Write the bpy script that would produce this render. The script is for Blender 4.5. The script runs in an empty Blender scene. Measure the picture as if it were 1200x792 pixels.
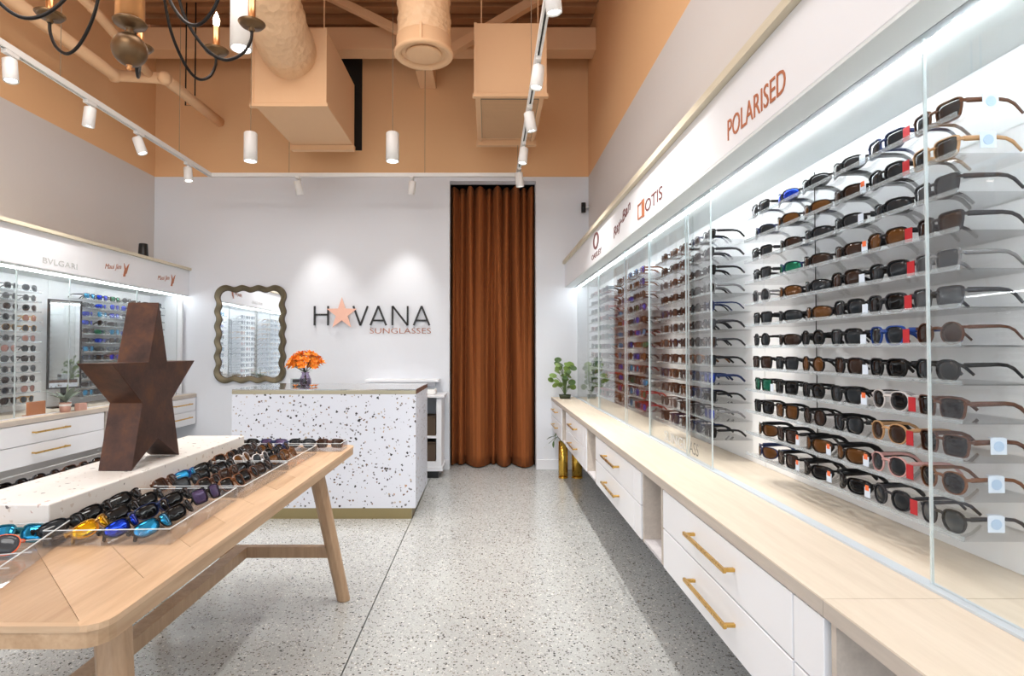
import bpy, bmesh, math, random
from mathutils import Vector, Matrix, Euler
random.seed(7)
S = bpy.context.scene
PI = math.pi
# ---------------------------------------------------------------- camera
FPX = 670.0
cam_d = bpy.data.cameras.new('camera'); cam = bpy.data.objects.new('camera', cam_d)
S.collection.objects.link(cam); S.camera = cam
cam_d.sensor_width = 36.0; cam_d.sensor_fit = 'HORIZONTAL'; cam_d.lens = FPX/1200*36.0
cam_d.shift_x = 28/1200.0; cam_d.clip_start = 0.02; cam_d.clip_end = 100
cam.location = (0, 0, 1.25); cam.rotation_euler = (PI/2+math.atan(14/FPX), 0, 0)
# ---------------------------------------------------------------- world
W = bpy.data.worlds.new('world'); S.world = W; W.use_nodes = True
W.node_tree.nodes['Background'].inputs[0].default_value = (0.82, 0.90, 1.0, 1)
W.node_tree.nodes['Background'].inputs[1].default_value = 1.5
S.view_settings.view_transform = 'Standard'; S.view_settings.look = 'None'
S.view_settings.gamma = 1; S.view_settings.use_curve_mapping = False
S.view_settings.exposure = 0.68

def area(name, loc, rot, sx, sy, e, col=(1, 1, 1)):
    l = bpy.data.lights.new(name, 'AREA'); l.shape = 'RECTANGLE'; l.size = sx; l.size_y = sy
    l.energy = e; l.color = col
    o = bpy.data.objects.new(name, l); S.collection.objects.link(o); o.location = loc; o.rotation_euler = rot
    return o
# daylight through the shop window behind the camera
area('daylight_window', (-1.2, -2.05, 2.25), (PI/2+PI, 0, 0), 4.2, 3.5, 205, (0.86, 0.93, 1.0))
# added soft fill lights below the ceiling, out of frame, to lift the room
area('fill_light_front', (-1.3, -0.6, 4.3), (0, 0, 0), 2.6, 1.2, 55, (1.0, 0.97, 0.94))
area('fill_light_middle', (-1.3, 2.2, 4.35), (0, 0, 0), 2.6, 1.2, 45, (1.0, 0.97, 0.94))
SPOT_W = 42.0
LED_W = 15.0

# ---------------------------------------------------------------- materials
def srgb(r, g, b):
    f = lambda c: (c/255/12.92) if c/255 <= 0.04045 else ((c/255+0.055)/1.055)**2.4
    return (f(r), f(g), f(b), 1)
MATS = {}
def mat(name, col=(0.8, 0.8, 0.8, 1), rough=0.5, metal=0.0, spec=0.5, emit=None, estr=0, bump=None, coat=0):
    m = bpy.data.materials.new(name); m.use_nodes = True; nt = m.node_tree
    b = nt.nodes['Principled BSDF']
    b.inputs['Base Color'].default_value = col; b.inputs['Roughness'].default_value = rough
    b.inputs['Metallic'].default_value = metal; b.inputs['Specular IOR Level'].default_value = spec
    b.inputs['Coat Weight'].default_value = coat
    if emit: b.inputs['Emission Color'].default_value = emit; b.inputs['Emission Strength'].default_value = estr
    n = nt.nodes.new('ShaderNodeTexNoise'); tc = nt.nodes.new('ShaderNodeTexCoord')
    nt.links.new(tc.outputs['Object'], n.inputs['Vector'])
    n.inputs['Scale'].default_value = bump[0] if bump else 60
    # slight roughness variation so no surface is perfectly uniform
    mr = nt.nodes.new('ShaderNodeMapRange'); nt.links.new(n.outputs['Fac'], mr.inputs['Value'])
    mr.inputs['To Min'].default_value = max(0, rough-0.04); mr.inputs['To Max'].default_value = min(1, rough+0.04)
    nt.links.new(mr.outputs[0], b.inputs['Roughness'])
    if bump:
        bp = nt.nodes.new('ShaderNodeBump'); bp.inputs['Strength'].default_value = bump[1]; bp.inputs['Distance'].default_value = 0.01
        nt.links.new(n.outputs['Fac'], bp.inputs['Height']); nt.links.new(bp.outputs[0], b.inputs['Normal'])
    MATS[name] = m
    return m
def N(nt, t, **kw):
    n = nt.nodes.new(t)
    for k, v in kw.items(): setattr(n, k, v)
    return n
def clear(name, tint, edge_rough=0.02, ior=1.45, haze=0.0):
    """thin clear sheet: transmits straight through, reflects by Fresnel"""
    m = bpy.data.materials.new(name); m.use_nodes = True; nt = m.node_tree
    nt.nodes.remove(nt.nodes['Principled BSDF']); out = nt.nodes['Material Output']
    tr = N(nt, 'ShaderNodeBsdfTransparent'); tr.inputs[0].default_value = tint
    gl = N(nt, 'ShaderNodeBsdfGlossy'); gl.inputs['Roughness'].default_value = edge_rough
    mx = N(nt, 'ShaderNodeMixShader'); L = nt.links.new
    # Schlick reflectance, the same from both faces of the sheet
    ge = N(nt, 'ShaderNodeNewGeometry'); dp = N(nt, 'ShaderNodeVectorMath', operation='DOT_PRODUCT'); L(ge.outputs['Incoming'], dp.inputs[0]); L(ge.outputs['Normal'], dp.inputs[1])
    ab = N(nt, 'ShaderNodeMath', operation='ABSOLUTE'); L(dp.outputs['Value'], ab.inputs[0])
    su = N(nt, 'ShaderNodeMath', operation='SUBTRACT'); su.inputs[0].default_value = 1; L(ab.outputs[0], su.inputs[1])
    pw_ = N(nt, 'ShaderNodeMath', operation='POWER'); L(su.outputs[0], pw_.inputs[0]); pw_.inputs[1].default_value = 5
    f0 = ((ior-1)/(ior+1))**2
    fr = N(nt, 'ShaderNodeMath', operation='MULTIPLY_ADD'); L(pw_.outputs[0], fr.inputs[0]); fr.inputs[1].default_value = 1-f0; fr.inputs[2].default_value = f0
    L(fr.outputs[0], mx.inputs[0]); L(tr.outputs[0], mx.inputs[1]); L(gl.outputs[0], mx.inputs[2])
    if haze > 0:
        df = N(nt, 'ShaderNodeBsdfDiffuse'); df.inputs[0].default_value = (0.85, 0.9, 0.92, 1)
        m2 = N(nt, 'ShaderNodeMixShader'); m2.inputs[0].default_value = haze
        L(mx.outputs[0], m2.inputs[1]); L(df.outputs[0], m2.inputs[2]); L(m2.outputs[0], out.inputs[0])
    else: L(mx.outputs[0], out.inputs[0])
    MATS[name] = m; return m
def wood(name, c1, c2, scale=1.0, axis='Y', rough=0.45, contrast=1.0):
    m = bpy.data.materials.new(name); m.use_nodes = True; nt = m.node_tree; b = nt.nodes['Principled BSDF']; L = nt.links.new
    tc = N(nt, 'ShaderNodeTexCoord'); mp = N(nt, 'ShaderNodeMapping'); L(tc.outputs['Object'], mp.inputs[0])
    s = {'X': (1.2, 14, 14), 'Y': (14, 1.2, 14), 'Z': (14, 14, 1.2)}[axis]
    mp.inputs['Scale'].default_value = tuple(v*scale for v in s)
    n = N(nt, 'ShaderNodeTexNoise'); n.inputs['Scale'].default_value = 1.6; n.inputs['Detail'].default_value = 8; n.inputs['Distortion'].default_value = 0.8
    L(mp.outputs[0], n.inputs['Vector'])
    n2 = N(nt, 'ShaderNodeTexNoise'); n2.inputs['Scale'].default_value = 9; n2.inputs['Detail'].default_value = 3; L(mp.outputs[0], n2.inputs['Vector'])
    ad = N(nt, 'ShaderNodeMix', data_type='FLOAT'); ad.inputs[0].default_value = 0.35; L(n.outputs['Fac'], ad.inputs[2]); L(n2.outputs['Fac'], ad.inputs[3])
    cr = N(nt, 'ShaderNodeValToRGB'); cr.color_ramp.elements[0].position = 0.5-0.2/contrast; cr.color_ramp.elements[1].position = 0.5+0.2/contrast
    cr.color_ramp.elements[0].color = c1; cr.color_ramp.elements[1].color = c2
    L(ad.outputs[0], cr.inputs[0])
    oi = N(nt, 'ShaderNodeObjectInfo'); hs = N(nt, 'ShaderNodeHueSaturation'); mr = N(nt, 'ShaderNodeMapRange')
    mr.inputs['To Min'].default_value = 0.93; mr.inputs['To Max'].default_value = 1.06
    L(oi.outputs['Random'], mr.inputs[0]); L(mr.outputs[0], hs.inputs['Value']); L(cr.outputs[0], hs.inputs['Color'])
    L(hs.outputs[0], b.inputs['Base Color']); b.inputs['Roughness'].default_value = rough
    bp = N(nt, 'ShaderNodeBump'); bp.inputs['Strength'].default_value = 0.08; L(n2.outputs['Fac'], bp.inputs['Height']); L(bp.outputs[0], b.inputs['Normal'])
    MATS[name] = m; return m
def terrazzo(name, base, chips, scale, size, density, rough, second=None, blotch=0.0):
    """chips: list of colours. size: chip radius in cell units, density: share of cells with a chip"""
    m = bpy.data.materials.new(name); m.use_nodes = True; nt = m.node_tree; b = nt.nodes['Principled BSDF']; L = nt.links.new
    tc = N(nt, 'ShaderNodeTexCoord')
    nz = N(nt, 'ShaderNodeTexNoise'); nz.inputs['Scale'].default_value = scale*1.6; L(tc.outputs['Object'], nz.inputs['Vector'])
    sb = N(nt, 'ShaderNodeVectorMath', operation='SUBTRACT'); sb.inputs[1].default_value = (0.5, 0.5, 0.5); L(nz.outputs['Color'], sb.inputs[0])
    sc = N(nt, 'ShaderNodeVectorMath', operation='SCALE'); sc.inputs['Scale'].default_value = 1.1/scale; L(sb.outputs[0], sc.inputs[0])
    av = N(nt, 'ShaderNodeVectorMath', operation='ADD'); L(tc.outputs['Object'], av.inputs[0]); L(sc.outputs[0], av.inputs[1])
    cur = None
    rgb = N(nt, 'ShaderNodeRGB'); rgb.outputs[0].default_value = base; cur = rgb.outputs[0]
    if blotch:
        bn = N(nt, 'ShaderNodeTexNoise'); bn.inputs['Scale'].default_value = 2.2; bn.inputs['Detail'].default_value = 6; L(tc.outputs['Object'], bn.inputs['Vector'])
        mr = N(nt, 'ShaderNodeMapRange'); mr.inputs['From Min'].default_value = 0.3; mr.inputs['From Max'].default_value = 0.7
        mr.inputs['To Min'].default_value = 1-blotch; mr.inputs['To Max'].default_value = 1+blotch; L(bn.outputs['Fac'], mr.inputs[0])
        hs = N(nt, 'ShaderNodeHueSaturation'); L(mr.outputs[0], hs.inputs['Value']); L(cur, hs.inputs['Color']); cur = hs.outputs[0]
    for (scl, siz, den, chs) in [(scale, size, density, chips)]+(second or []):
        v = N(nt, 'ShaderNodeTexVoronoi'); v.inputs['Scale'].default_value = scl; L(av.outputs[0], v.inputs['Vector'])
        sp = N(nt, 'ShaderNodeSeparateColor'); L(v.outputs['Color'], sp.inputs[0])
        rad = N(nt, 'ShaderNodeMapRange'); rad.inputs['From Min'].default_value = 1-den; rad.inputs['From Max'].default_value = 1
        rad.inputs['To Min'].default_value = 0.0; rad.inputs['To Max'].default_value = siz; L(sp.outputs[1], rad.inputs[0])
        lt = N(nt, 'ShaderNodeMath', operation='LESS_THAN'); L(v.outputs['Distance'], lt.inputs[0]); L(rad.outputs[0], lt.inputs[1])
        cr = N(nt, 'ShaderNodeValToRGB'); cr.color_ramp.interpolation = 'CONSTANT'
        while len(cr.color_ramp.elements) < len(chs): cr.color_ramp.elements.new(0.5)
        for i, c in enumerate(chs): cr.color_ramp.elements[i].position = i/len(chs); cr.color_ramp.elements[i].color = c
        L(sp.outputs[0], cr.inputs[0])
        mx = N(nt, 'ShaderNodeMix', data_type='RGBA'); L(lt.outputs[0], mx.inputs[0]); L(cur, mx.inputs[6]); L(cr.outputs[0], mx.inputs[7]); cur = mx.outputs[2]
    L(cur, b.inputs['Base Color']); b.inputs['Roughness'].default_value = rough
    MATS[name] = m; return m

M = MATS
mat('white_wall', srgb(228, 232, 238), 0.75, bump=(40, 0.05))
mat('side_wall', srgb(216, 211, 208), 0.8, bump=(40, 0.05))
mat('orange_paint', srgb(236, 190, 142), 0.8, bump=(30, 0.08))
mat('orange_pale', srgb(232, 190, 148), 0.75, bump=(20, 0.1))
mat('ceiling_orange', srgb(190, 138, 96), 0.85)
mat('white_laminate', srgb(238, 240, 244), 0.32)
mat('soffit_white', srgb(222, 228, 228), 0.5)
mat('mid_grey', srgb(150, 158, 162), 0.5)  # plain grey of the upper door track and small device parts
mat('track_grey', srgb(196, 206, 214), 0.4)
mat('display_back', srgb(244, 246, 248), 0.45)
mat('brass', srgb(214, 172, 96), 0.28, 1.0)
mat('gold', srgb(226, 184, 84), 0.16, 1.0)
mat('bronze_plinth', srgb(156, 142, 104), 0.35, 0.8)
mat('bronze_edge', srgb(178, 170, 146), 0.3, 0.6)
mat('desk_top', srgb(190, 190, 186), 0.06, 0.75)
mat('brown_edge', srgb(96, 66, 50), 0.4)
mat('copper', srgb(216, 154, 100), 0.3, 0.9)
mat('copper_print', srgb(190, 118, 84), 0.45, 0.2)
mat('rose_print', srgb(240, 190, 168), 0.4, 0.2)
mat('dark_print', srgb(40, 40, 42), 0.5)
mat('grey_print', srgb(196, 198, 198), 0.5)
mat('maroon_print', srgb(110, 60, 60), 0.5)
mat('black_metal', srgb(34, 30, 28), 0.4, 0.6)
mat('iron_brown', srgb(112, 88, 62), 0.36, 0.8)
mat('white_metal', srgb(236, 236, 234), 0.4)
mat('black_plastic', srgb(26, 26, 28), 0.35)
mat('lamp_glow', (1, 1, 1, 1), 0.5, emit=(1, 0.96, 0.9, 1), estr=14)
mat('flame_glow', (1, 1, 1, 1), 0.5, emit=(1, 0.78, 0.5, 1), estr=18)
mat('led_glow', (1, 1, 1, 1), 0.5, emit=(0.95, 0.98, 1, 1), estr=LED_W)
mat('basket', srgb(96, 80, 66), 0.9, bump=(180, 1.0))
mat('leaf', srgb(120, 148, 72), 0.4); mat('leaf_dark', srgb(70, 100, 48), 0.5); mat('leaf_grey', srgb(122, 136, 122), 0.6)
mat('stem', srgb(88, 110, 60), 0.6); mat('dark_stem', srgb(54, 62, 40), 0.6)
mat('petal', srgb(246, 130, 24), 0.55); mat('petal_light', srgb(252, 158, 44), 0.55)
mat('pot_pink', srgb(204, 158, 142), 0.5); mat('pot_white', srgb(232, 226, 220), 0.4)
mat('box_orange', srgb(190, 118, 66), 0.45)
mat('tag_red', srgb(184, 26, 36), 0.4); mat('tag_white', srgb(214, 226, 240), 0.4); mat('tag_orange', srgb(232, 112, 60), 0.5); mat('tag_blue', srgb(176, 200, 226), 0.5)
mat('skirting', srgb(236, 238, 242), 0.4)
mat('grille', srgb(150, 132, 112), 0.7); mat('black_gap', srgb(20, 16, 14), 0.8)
mat('mirror', (0.92, 0.93, 0.94, 1), 0.01, 1.0)
mat('mirror_frame', srgb(112, 102, 80), 0.35, 0.55, bump=(30, 0.25)); mat('mirror_rim', srgb(70, 54, 40), 0.5)
mat('concrete_under', srgb(70, 70, 68), 0.8)
mat('pavement', srgb(150, 150, 148), 0.8)
clear('glass', (0.982, 0.992, 0.99, 1), 0.0, 1.5)
clear('acrylic', (0.975, 0.98, 0.983, 1), 0.03, 1.45, haze=0.015)
clear('vase_glass', (0.80, 0.76, 0.84, 1), 0.02, 1.5)
clear('glass_edge', (0.75, 0.86, 0.85, 1), 0.1, 1.5, haze=0.55)
clear('acrylic_edge', (0.86, 0.90, 0.92, 1), 0.08, 1.5, haze=0.2)
clear('tray_acrylic', (0.985, 0.985, 0.99, 1), 0.02, 1.4, haze=0.015)
clear('tray_edge', (0.9, 0.92, 0.93, 1), 0.05, 1.5, haze=0.6)
wood('counter_wood', srgb(214, 200, 180), srgb(236, 224, 206), 0.8, 'Y', 0.42, 0.8)
wood('counter_edge', srgb(186, 176, 166), srgb(206, 196, 184), 1.2, 'Y', 0.5)
wood('panel_wood', srgb(176, 174, 178), srgb(206, 204, 206), 1.6, 'Z', 0.55)
wood('trim_wood', srgb(206, 196, 172), srgb(226, 216, 194), 0.8, 'Y', 0.5)
wood('oak', srgb(172, 138, 104), srgb(202, 170, 136), 1.0, 'Y', 0.38)
wood('oak_light', srgb(186, 152, 118), srgb(214, 182, 148), 1.0, 'Y', 0.38)
wood('oak_cross', srgb(176, 144, 112), srgb(200, 170, 138), 1.0, 'X', 0.45)
wood('oak_leg', srgb(160, 128, 98), srgb(190, 158, 126), 1.2, 'Z', 0.45)
terrazzo('floor_stone', srgb(172, 174, 172), [srgb(96, 94, 90), srgb(60, 58, 56), srgb(130, 124, 114), srgb(214, 212, 206)], 100, 0.56, 0.7, 0.2,
         second=[(52, 0.34, 0.24, [srgb(58, 56, 54), srgb(110, 104, 94)]), (190, 0.42, 0.6, [srgb(126, 124, 120), srgb(216, 216, 212)])], blotch=0.06)
terrazzo('desk_terrazzo', srgb(214, 218, 228), [srgb(44, 42, 46), srgb(176, 160, 140), srgb(110, 108, 110), srgb(50, 48, 52), srgb(110, 84, 68)], 50, 0.42, 0.46, 0.35,
         second=[(24, 0.34, 0.3, [srgb(24, 22, 26), srgb(170, 130, 98), srgb(30, 28, 32), srgb(70, 54, 46), srgb(130, 128, 130)])])
terrazzo('riser_terrazzo', srgb(232, 228, 222), [srgb(210, 200, 188), srgb(196, 170, 160), srgb(120, 112, 108), srgb(238, 236, 232)], 58, 0.42, 0.4, 0.4,
         second=[(34, 0.3, 0.14, [srgb(150, 140, 132), srgb(200, 150, 136), srgb(90, 82, 80)])])
# rusted steel star
def rust():
    m = bpy.data.materials.new('rusted_steel'); m.use_nodes = True; nt = m.node_tree; b = nt.nodes['Principled BSDF']; L = nt.links.new
    tc = N(nt, 'ShaderNodeTexCoord'); n = N(nt, 'ShaderNodeTexNoise'); n.inputs['Scale'].default_value = 9; n.inputs['Detail'].default_value = 9; n.inputs['Roughness'].default_value = 0.7
    L(tc.outputs['Object'], n.inputs['Vector'])
    cr = N(nt, 'ShaderNodeValToRGB'); e = cr.color_ramp.elements
    e[0].position = 0.32; e[0].color = srgb(50, 32, 25); e[1].position = 0.7; e[1].color = srgb(104, 66, 40)
    x = e.new(0.5); x.color = srgb(76, 50, 40)
    L(n.outputs['Fac'], cr.inputs[0]); L(cr.outputs[0], b.inputs['Base Color']); b.inputs['Roughness'].default_value = 0.42; b.inputs['Metallic'].default_value = 0.35
    n2 = N(nt, 'ShaderNodeTexNoise'); n2.inputs['Scale'].default_value = 160; L(tc.outputs['Object'], n2.inputs['Vector'])
    bp = N(nt, 'ShaderNodeBump'); bp.inputs['Strength'].default_value = 0.15; L(n2.outputs['Fac'], bp.inputs['Height']); L(bp.outputs[0], b.inputs['Normal'])
    M['rust'] = m
rust()
def velvet():
    m = bpy.data.materials.new('rust_velvet'); m.use_nodes = True; nt = m.node_tree; b = nt.nodes['Principled BSDF']
    b.inputs['Base Color'].default_value = srgb(146, 80, 32); b.inputs['Roughness'].default_value = 0.85
    b.inputs['Sheen Weight'].default_value = 0.1; b.inputs['Sheen Roughness'].default_value = 0.35; b.inputs['Sheen Tint'].default_value = srgb(214, 140, 70)
    n = N(nt, 'ShaderNodeTexNoise'); n.inputs['Scale'].default_value = 240; tc = N(nt, 'ShaderNodeTexCoord'); nt.links.new(tc.outputs['Object'], n.inputs['Vector'])
    bp = N(nt, 'ShaderNodeBump'); bp.inputs['Strength'].default_value = 0.15; nt.links.new(n.outputs['Fac'], bp.inputs['Height']); nt.links.new(bp.outputs[0], b.inputs['Normal'])
    M['velvet'] = m
velvet()
def foil():
    m = bpy.data.materials.new('wrapped_duct'); m.use_nodes = True; nt = m.node_tree; b = nt.nodes['Principled BSDF']; L = nt.links.new
    b.inputs['Base Color'].default_value = srgb(234, 196, 156); b.inputs['Roughness'].default_value = 0.55
    tc = N(nt, 'ShaderNodeTexCoord'); n = N(nt, 'ShaderNodeTexVoronoi'); n.inputs['Scale'].default_value = 22; L(tc.outputs['Object'], n.inputs['Vector'])
    n2 = N(nt, 'ShaderNodeTexNoise'); n2.inputs['Scale'].default_value = 16; n2.inputs['Detail'].default_value = 5; L(tc.outputs['Object'], n2.inputs['Vector'])
    ad = N(nt, 'ShaderNodeMath', operation='ADD'); L(n.outputs['Distance'], ad.inputs[0]); L(n2.outputs['Fac'], ad.inputs[1])
    bp = N(nt, 'ShaderNodeBump'); bp.inputs['Strength'].default_value = 0.6; bp.inputs['Distance'].default_value = 0.012; L(ad.outputs[0], bp.inputs['Height']); L(bp.outputs[0], b.inputs['Normal'])
    M['duct'] = m
foil()

# ---------------------------------------------------------------- mesh builder
class MB:
    def __init__(s): s.v = []; s.f = []; s.m = []; s.sm = []; s.mats = []
    def mi(s, m):
        m = MATS[m] if isinstance(m, str) else m
        if m not in s.mats: s.mats.append(m)
        return s.mats.index(m)
    def add(s, vs, fs, m, smooth=False, T=None):
        b = len(s.v)
        for v in vs:
            v = Vector(v)
            if T: v = T @ v
            s.v.append(v)
        k = s.mi(m)
        for f in fs: s.f.append([i+b for i in f]); s.m.append(k); s.sm.append(smooth)
        return s
    def box(s, x0, x1, y0, y1, z0, z1, m, T=None):
        if x0 > x1: x0, x1 = x1, x0
        if y0 > y1: y0, y1 = y1, y0
        if z0 > z1: z0, z1 = z1, z0
        vs = [(x, y, z) for z in (z0, z1) for y in (y0, y1) for x in (x0, x1)]
        return s.add(vs, [(0, 2, 3, 1), (4, 5, 7, 6), (0, 1, 5, 4), (2, 6, 7, 3), (0, 4, 6, 2), (1, 3, 7, 5)], m, False, T)
    def prism(s, pts, y0, y1, m, T=None, smooth=False):
        """pts (x,z) polygon counter-clockwise seen from -y, extruded in y"""
        n = len(pts); vs = [(p[0], y0, p[1]) for p in pts]+[(p[0], y1, p[1]) for p in pts]
        s.add(vs, [list(range(n)), list(range(2*n-1, n-1, -1))], m, False, T)
        b = len(s.v)-2*n; k = s.mi(m)
        for i in range(n):
            j = (i+1) % n; s.f.append([b+i, b+n+i, b+n+j, b+j]); s.m.append(k); s.sm.append(smooth)
        return s
    def lathe(s, prof, m, c=(0, 0, 0), n=24, T=None, smooth=True, caps=True):
        vs = []; fs = []
        for (r, z) in prof:
            for i in range(n): a = 2*PI*i/n; vs.append((c[0]+r*math.cos(a), c[1]+r*math.sin(a), c[2]+z))
        for k in range(len(prof)-1):
            for i in range(n):
                j = (i+1) % n; fs.append((k*n+i, k*n+j, (k+1)*n+j, (k+1)*n+i))
        s.add(vs, fs, m, smooth, T)
        if caps:
            b = len(s.v)-len(vs); kk = s.mi(m)
            s.f.append([b+i for i in range(n-1, -1, -1)]); s.m.append(kk); s.sm.append(False)
            s.f.append([b+(len(prof)-1)*n+i for i in range(n)]); s.m.append(kk); s.sm.append(False)
        return s
    def tube(s, path, r, m, n=8, T=None, flat=None, smooth=True, caps=True):
        P = [Vector(p) for p in path]; rs = r if isinstance(r, (list, tuple)) else [r]*len(P)
        vs = []; up = None
        for i, p in enumerate(P):
            d = (P[min(i+1, len(P)-1)]-P[max(i-1, 0)]).normalized()
            if up is None:
                up = Vector((0, 0, 1)) if abs(d.z) < 0.9 else Vector((1, 0, 0))
            sd = d.cross(up).normalized(); up = sd.cross(d).normalized()
            for k in range(n):
                a = 2*PI*(k+0.5)/n; rr = rs[i]
                if flat: vs.append(p+sd*math.cos(a)*rr*flat[0]+up*math.sin(a)*rr*flat[1])
                else: vs.append(p+sd*math.cos(a)*rr+up*math.sin(a)*rr)
        fs = []
        for i in range(len(P)-1):
            for k in range(n): j = (k+1) % n; fs.append((i*n+k, i*n+j, (i+1)*n+j, (i+1)*n+k))
        if caps: fs.append(tuple(range(n-1, -1, -1))); fs.append(tuple((len(P)-1)*n+k for k in range(n)))
        return s.add(vs, fs, m, smooth, T)
    def mesh(s, name):
        me = bpy.data.meshes.new(name); me.from_pydata(s.v, [], s.f)
        for m in s.mats: me.materials.append(m)
        me.polygons.foreach_set('material_index', s.m); me.polygons.foreach_set('use_smooth', s.sm)
        me.update(); return me
    def obj(s, name, parent=None, loc=None, **tags):
        o = bpy.data.objects.new(name, s.mesh(name)); S.collection.objects.link(o)
        if parent: o.parent = parent
        if loc: o.location = loc
        tag(o, **tags); return o
def tag(o, label=None, cat=None, group=None, kind=None):
    if label: o['label'] = label
    if cat: o['category'] = cat
    if group: o['group'] = group
    if kind: o['kind'] = kind
    return o
def thing(name, label, cat, loc=(0, 0, 0), rot=(0, 0, 0), group=None):
    o = bpy.data.objects.new(name, None); S.collection.objects.link(o); o.empty_display_size = 0.05
    o.location = loc; o.rotation_euler = rot; return tag(o, label, cat, group)
def bevel(o, w=0.004, seg=2):
    b = o.modifiers.new('bevel', 'BEVEL'); b.width = w; b.segments = seg; b.limit_method = 'ANGLE'; b.angle_limit = math.radians(40); return o
ROT = {'right': Matrix(((0, 0, -1), (-1, 0, 0), (0, 1, 0))), 'left': Matrix(((0, 0, 1), (1, 0, 0), (0, 1, 0))), 'back': Matrix(((1, 0, 0), (0, 0, -1), (0, 1, 0)))}
def text(name, txt, width, height, m, loc, face, parent, label=None, shear=0.0, rotz=0.0, ext=0.002, offset=0.0):
    """flat lettering: text scaled so its box is width x height, lower-left corner at loc"""
    c = bpy.data.curves.new(name, 'FONT'); c.body = txt; c.size = 1; c.extrude = 0.0; c.shear = shear; c.offset = offset; c.resolution_u = 3
    tmp = bpy.data.objects.new('tmp', c); S.collection.objects.link(tmp)
    dg = bpy.context.evaluated_depsgraph_get(); me = bpy.data.meshes.new_from_object(tmp.evaluated_get(dg))
    bpy.data.objects.remove(tmp); bpy.data.curves.remove(c)
    xs = [v.co.x for v in me.vertices]; ys = [v.co.y for v in me.vertices]
    x0, x1, y0, y1 = min(xs), max(xs), min(ys), max(ys)
    bm = bmesh.new(); bm.from_mesh(me)
    R = Matrix.Rotation(rotz, 3, 'Z')
    for v in bm.verts: v.co = R @ Vector(((v.co.x-x0)/(x1-x0)*width, (v.co.y-y0)/(y1-y0)*height, 0))
    r = bmesh.ops.extrude_face_region(bm, geom=bm.faces[:])
    for e in r['geom']:
        if isinstance(e, bmesh.types.BMVert): e.co.z += ext
    bmesh.ops.recalc_face_normals(bm, faces=bm.faces)
    for v in bm.verts: v.co = ROT[face] @ v.co
    bm.to_mesh(me); bm.free(); me.materials.clear(); me.materials.append(MATS[m])
    o = bpy.data.objects.new(name, me); S.collection.objects.link(o); o.location = loc
    if parent: o.parent = parent
    return tag(o, label)

# ================================================================ STRUCTURE
XL, XR, YB, ZC, ZO, YF = -3.525, 1.061, 6.01, 4.62, 3.08, -2.2
XRL = 1.175
FL = -0.04
f = MB(); JX = -0.565
for a, b in ((XL-.1, JX-0.003), (JX+0.003, XRL+.1)):
    for c, d in ((YF-.1, 0.2-.003), (0.2+.003, YB+.7)): f.box(a, b, c, d, FL, 0, 'floor_stone')
f.box(XL-.1, XRL+.1, YF-.1, YB+.7, -.08, FL-0.001, 'concrete_under')
f.obj('floor', kind='structure')
CX0, CX1, CZ = -0.406, 0.505, 3.037
w = MB()
w.box(XL-.12, CX0, YB, YB+.14, 0, ZO, 'white_wall'); w.box(CX1, XRL+.12, YB, YB+.14, 0, ZO, 'white_wall')
w.box(CX0, CX1, YB, YB+.14, CZ, ZO, 'white_wall'); w.box(XL-.12, XRL+.12, YB, YB+.14, ZO, ZC, 'orange_paint')
w.box(CX0-.1, CX1+.1, YB+.5, YB+.55, 0, ZO, 'black_gap'); w.box(CX0-.1, CX0, YB+.14, YB+.5, 0, ZO, 'black_gap'); w.box(CX1, CX1+.1, YB+.14, YB+.5, 0, ZO, 'black_gap'); w.box(CX0-.1, CX1+.1, YB+.14, YB+.55, ZO, ZO+.05, 'black_gap')
w.obj('wall_back', kind='structure')
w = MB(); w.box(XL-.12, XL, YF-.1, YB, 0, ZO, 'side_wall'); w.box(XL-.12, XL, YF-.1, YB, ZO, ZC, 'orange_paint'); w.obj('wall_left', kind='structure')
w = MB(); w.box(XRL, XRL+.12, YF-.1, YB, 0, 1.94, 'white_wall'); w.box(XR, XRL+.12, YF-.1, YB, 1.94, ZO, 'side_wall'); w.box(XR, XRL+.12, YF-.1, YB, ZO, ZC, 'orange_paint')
w.obj('wall_right', kind='structure')
w = MB()
w.box(XL, XRL, YF-.1, YF, 4.1, ZC, 'orange_paint'); w.box(XL, -3.3, YF-.1, YF, 0, 4.1, 'white_wall'); w.box(0.95, XRL, YF-.1, YF, 0, 4.1, 'white_wall'); w.box(-3.3, .95, YF-.1, YF, 0, 0.3, 'white_wall')
for x in (-3.3, -1.9, -.5, .9): w.box(x, x+.05, YF-.08, YF-.02, .3, 4.1, 'black_metal')
w.obj('wall_front', kind='structure')
g = MB(); g.box(XL-8, XRL+8, YF-14, YF-.1, -.1, -.02, 'pavement'); g.obj('street_pavement', kind='structure')
# ceiling: profiled steel deck
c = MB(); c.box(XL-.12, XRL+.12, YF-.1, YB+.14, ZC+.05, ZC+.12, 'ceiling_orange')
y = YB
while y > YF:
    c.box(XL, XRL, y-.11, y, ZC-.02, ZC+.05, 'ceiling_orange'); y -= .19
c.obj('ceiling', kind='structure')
b = MB(); b.box(XL, CX0-.0, YB-.014, YB, 0, .105, 'skirting'); b.box(CX1, XRL, YB-.014, YB, 0, .105, 'skirting'); bevel(b.obj('baseboard_back', kind='structure'), .003)
b = MB(); b.box(XRL-.014, XRL, YF, YB-.014, 0, .105, 'skirting'); b.obj('baseboard_right', kind='structure')
b = MB(); b.box(XL, XL+.014, YF, YB-.014, 0, .105, 'skirting'); b.obj('baseboard_left', kind='structure')

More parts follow.
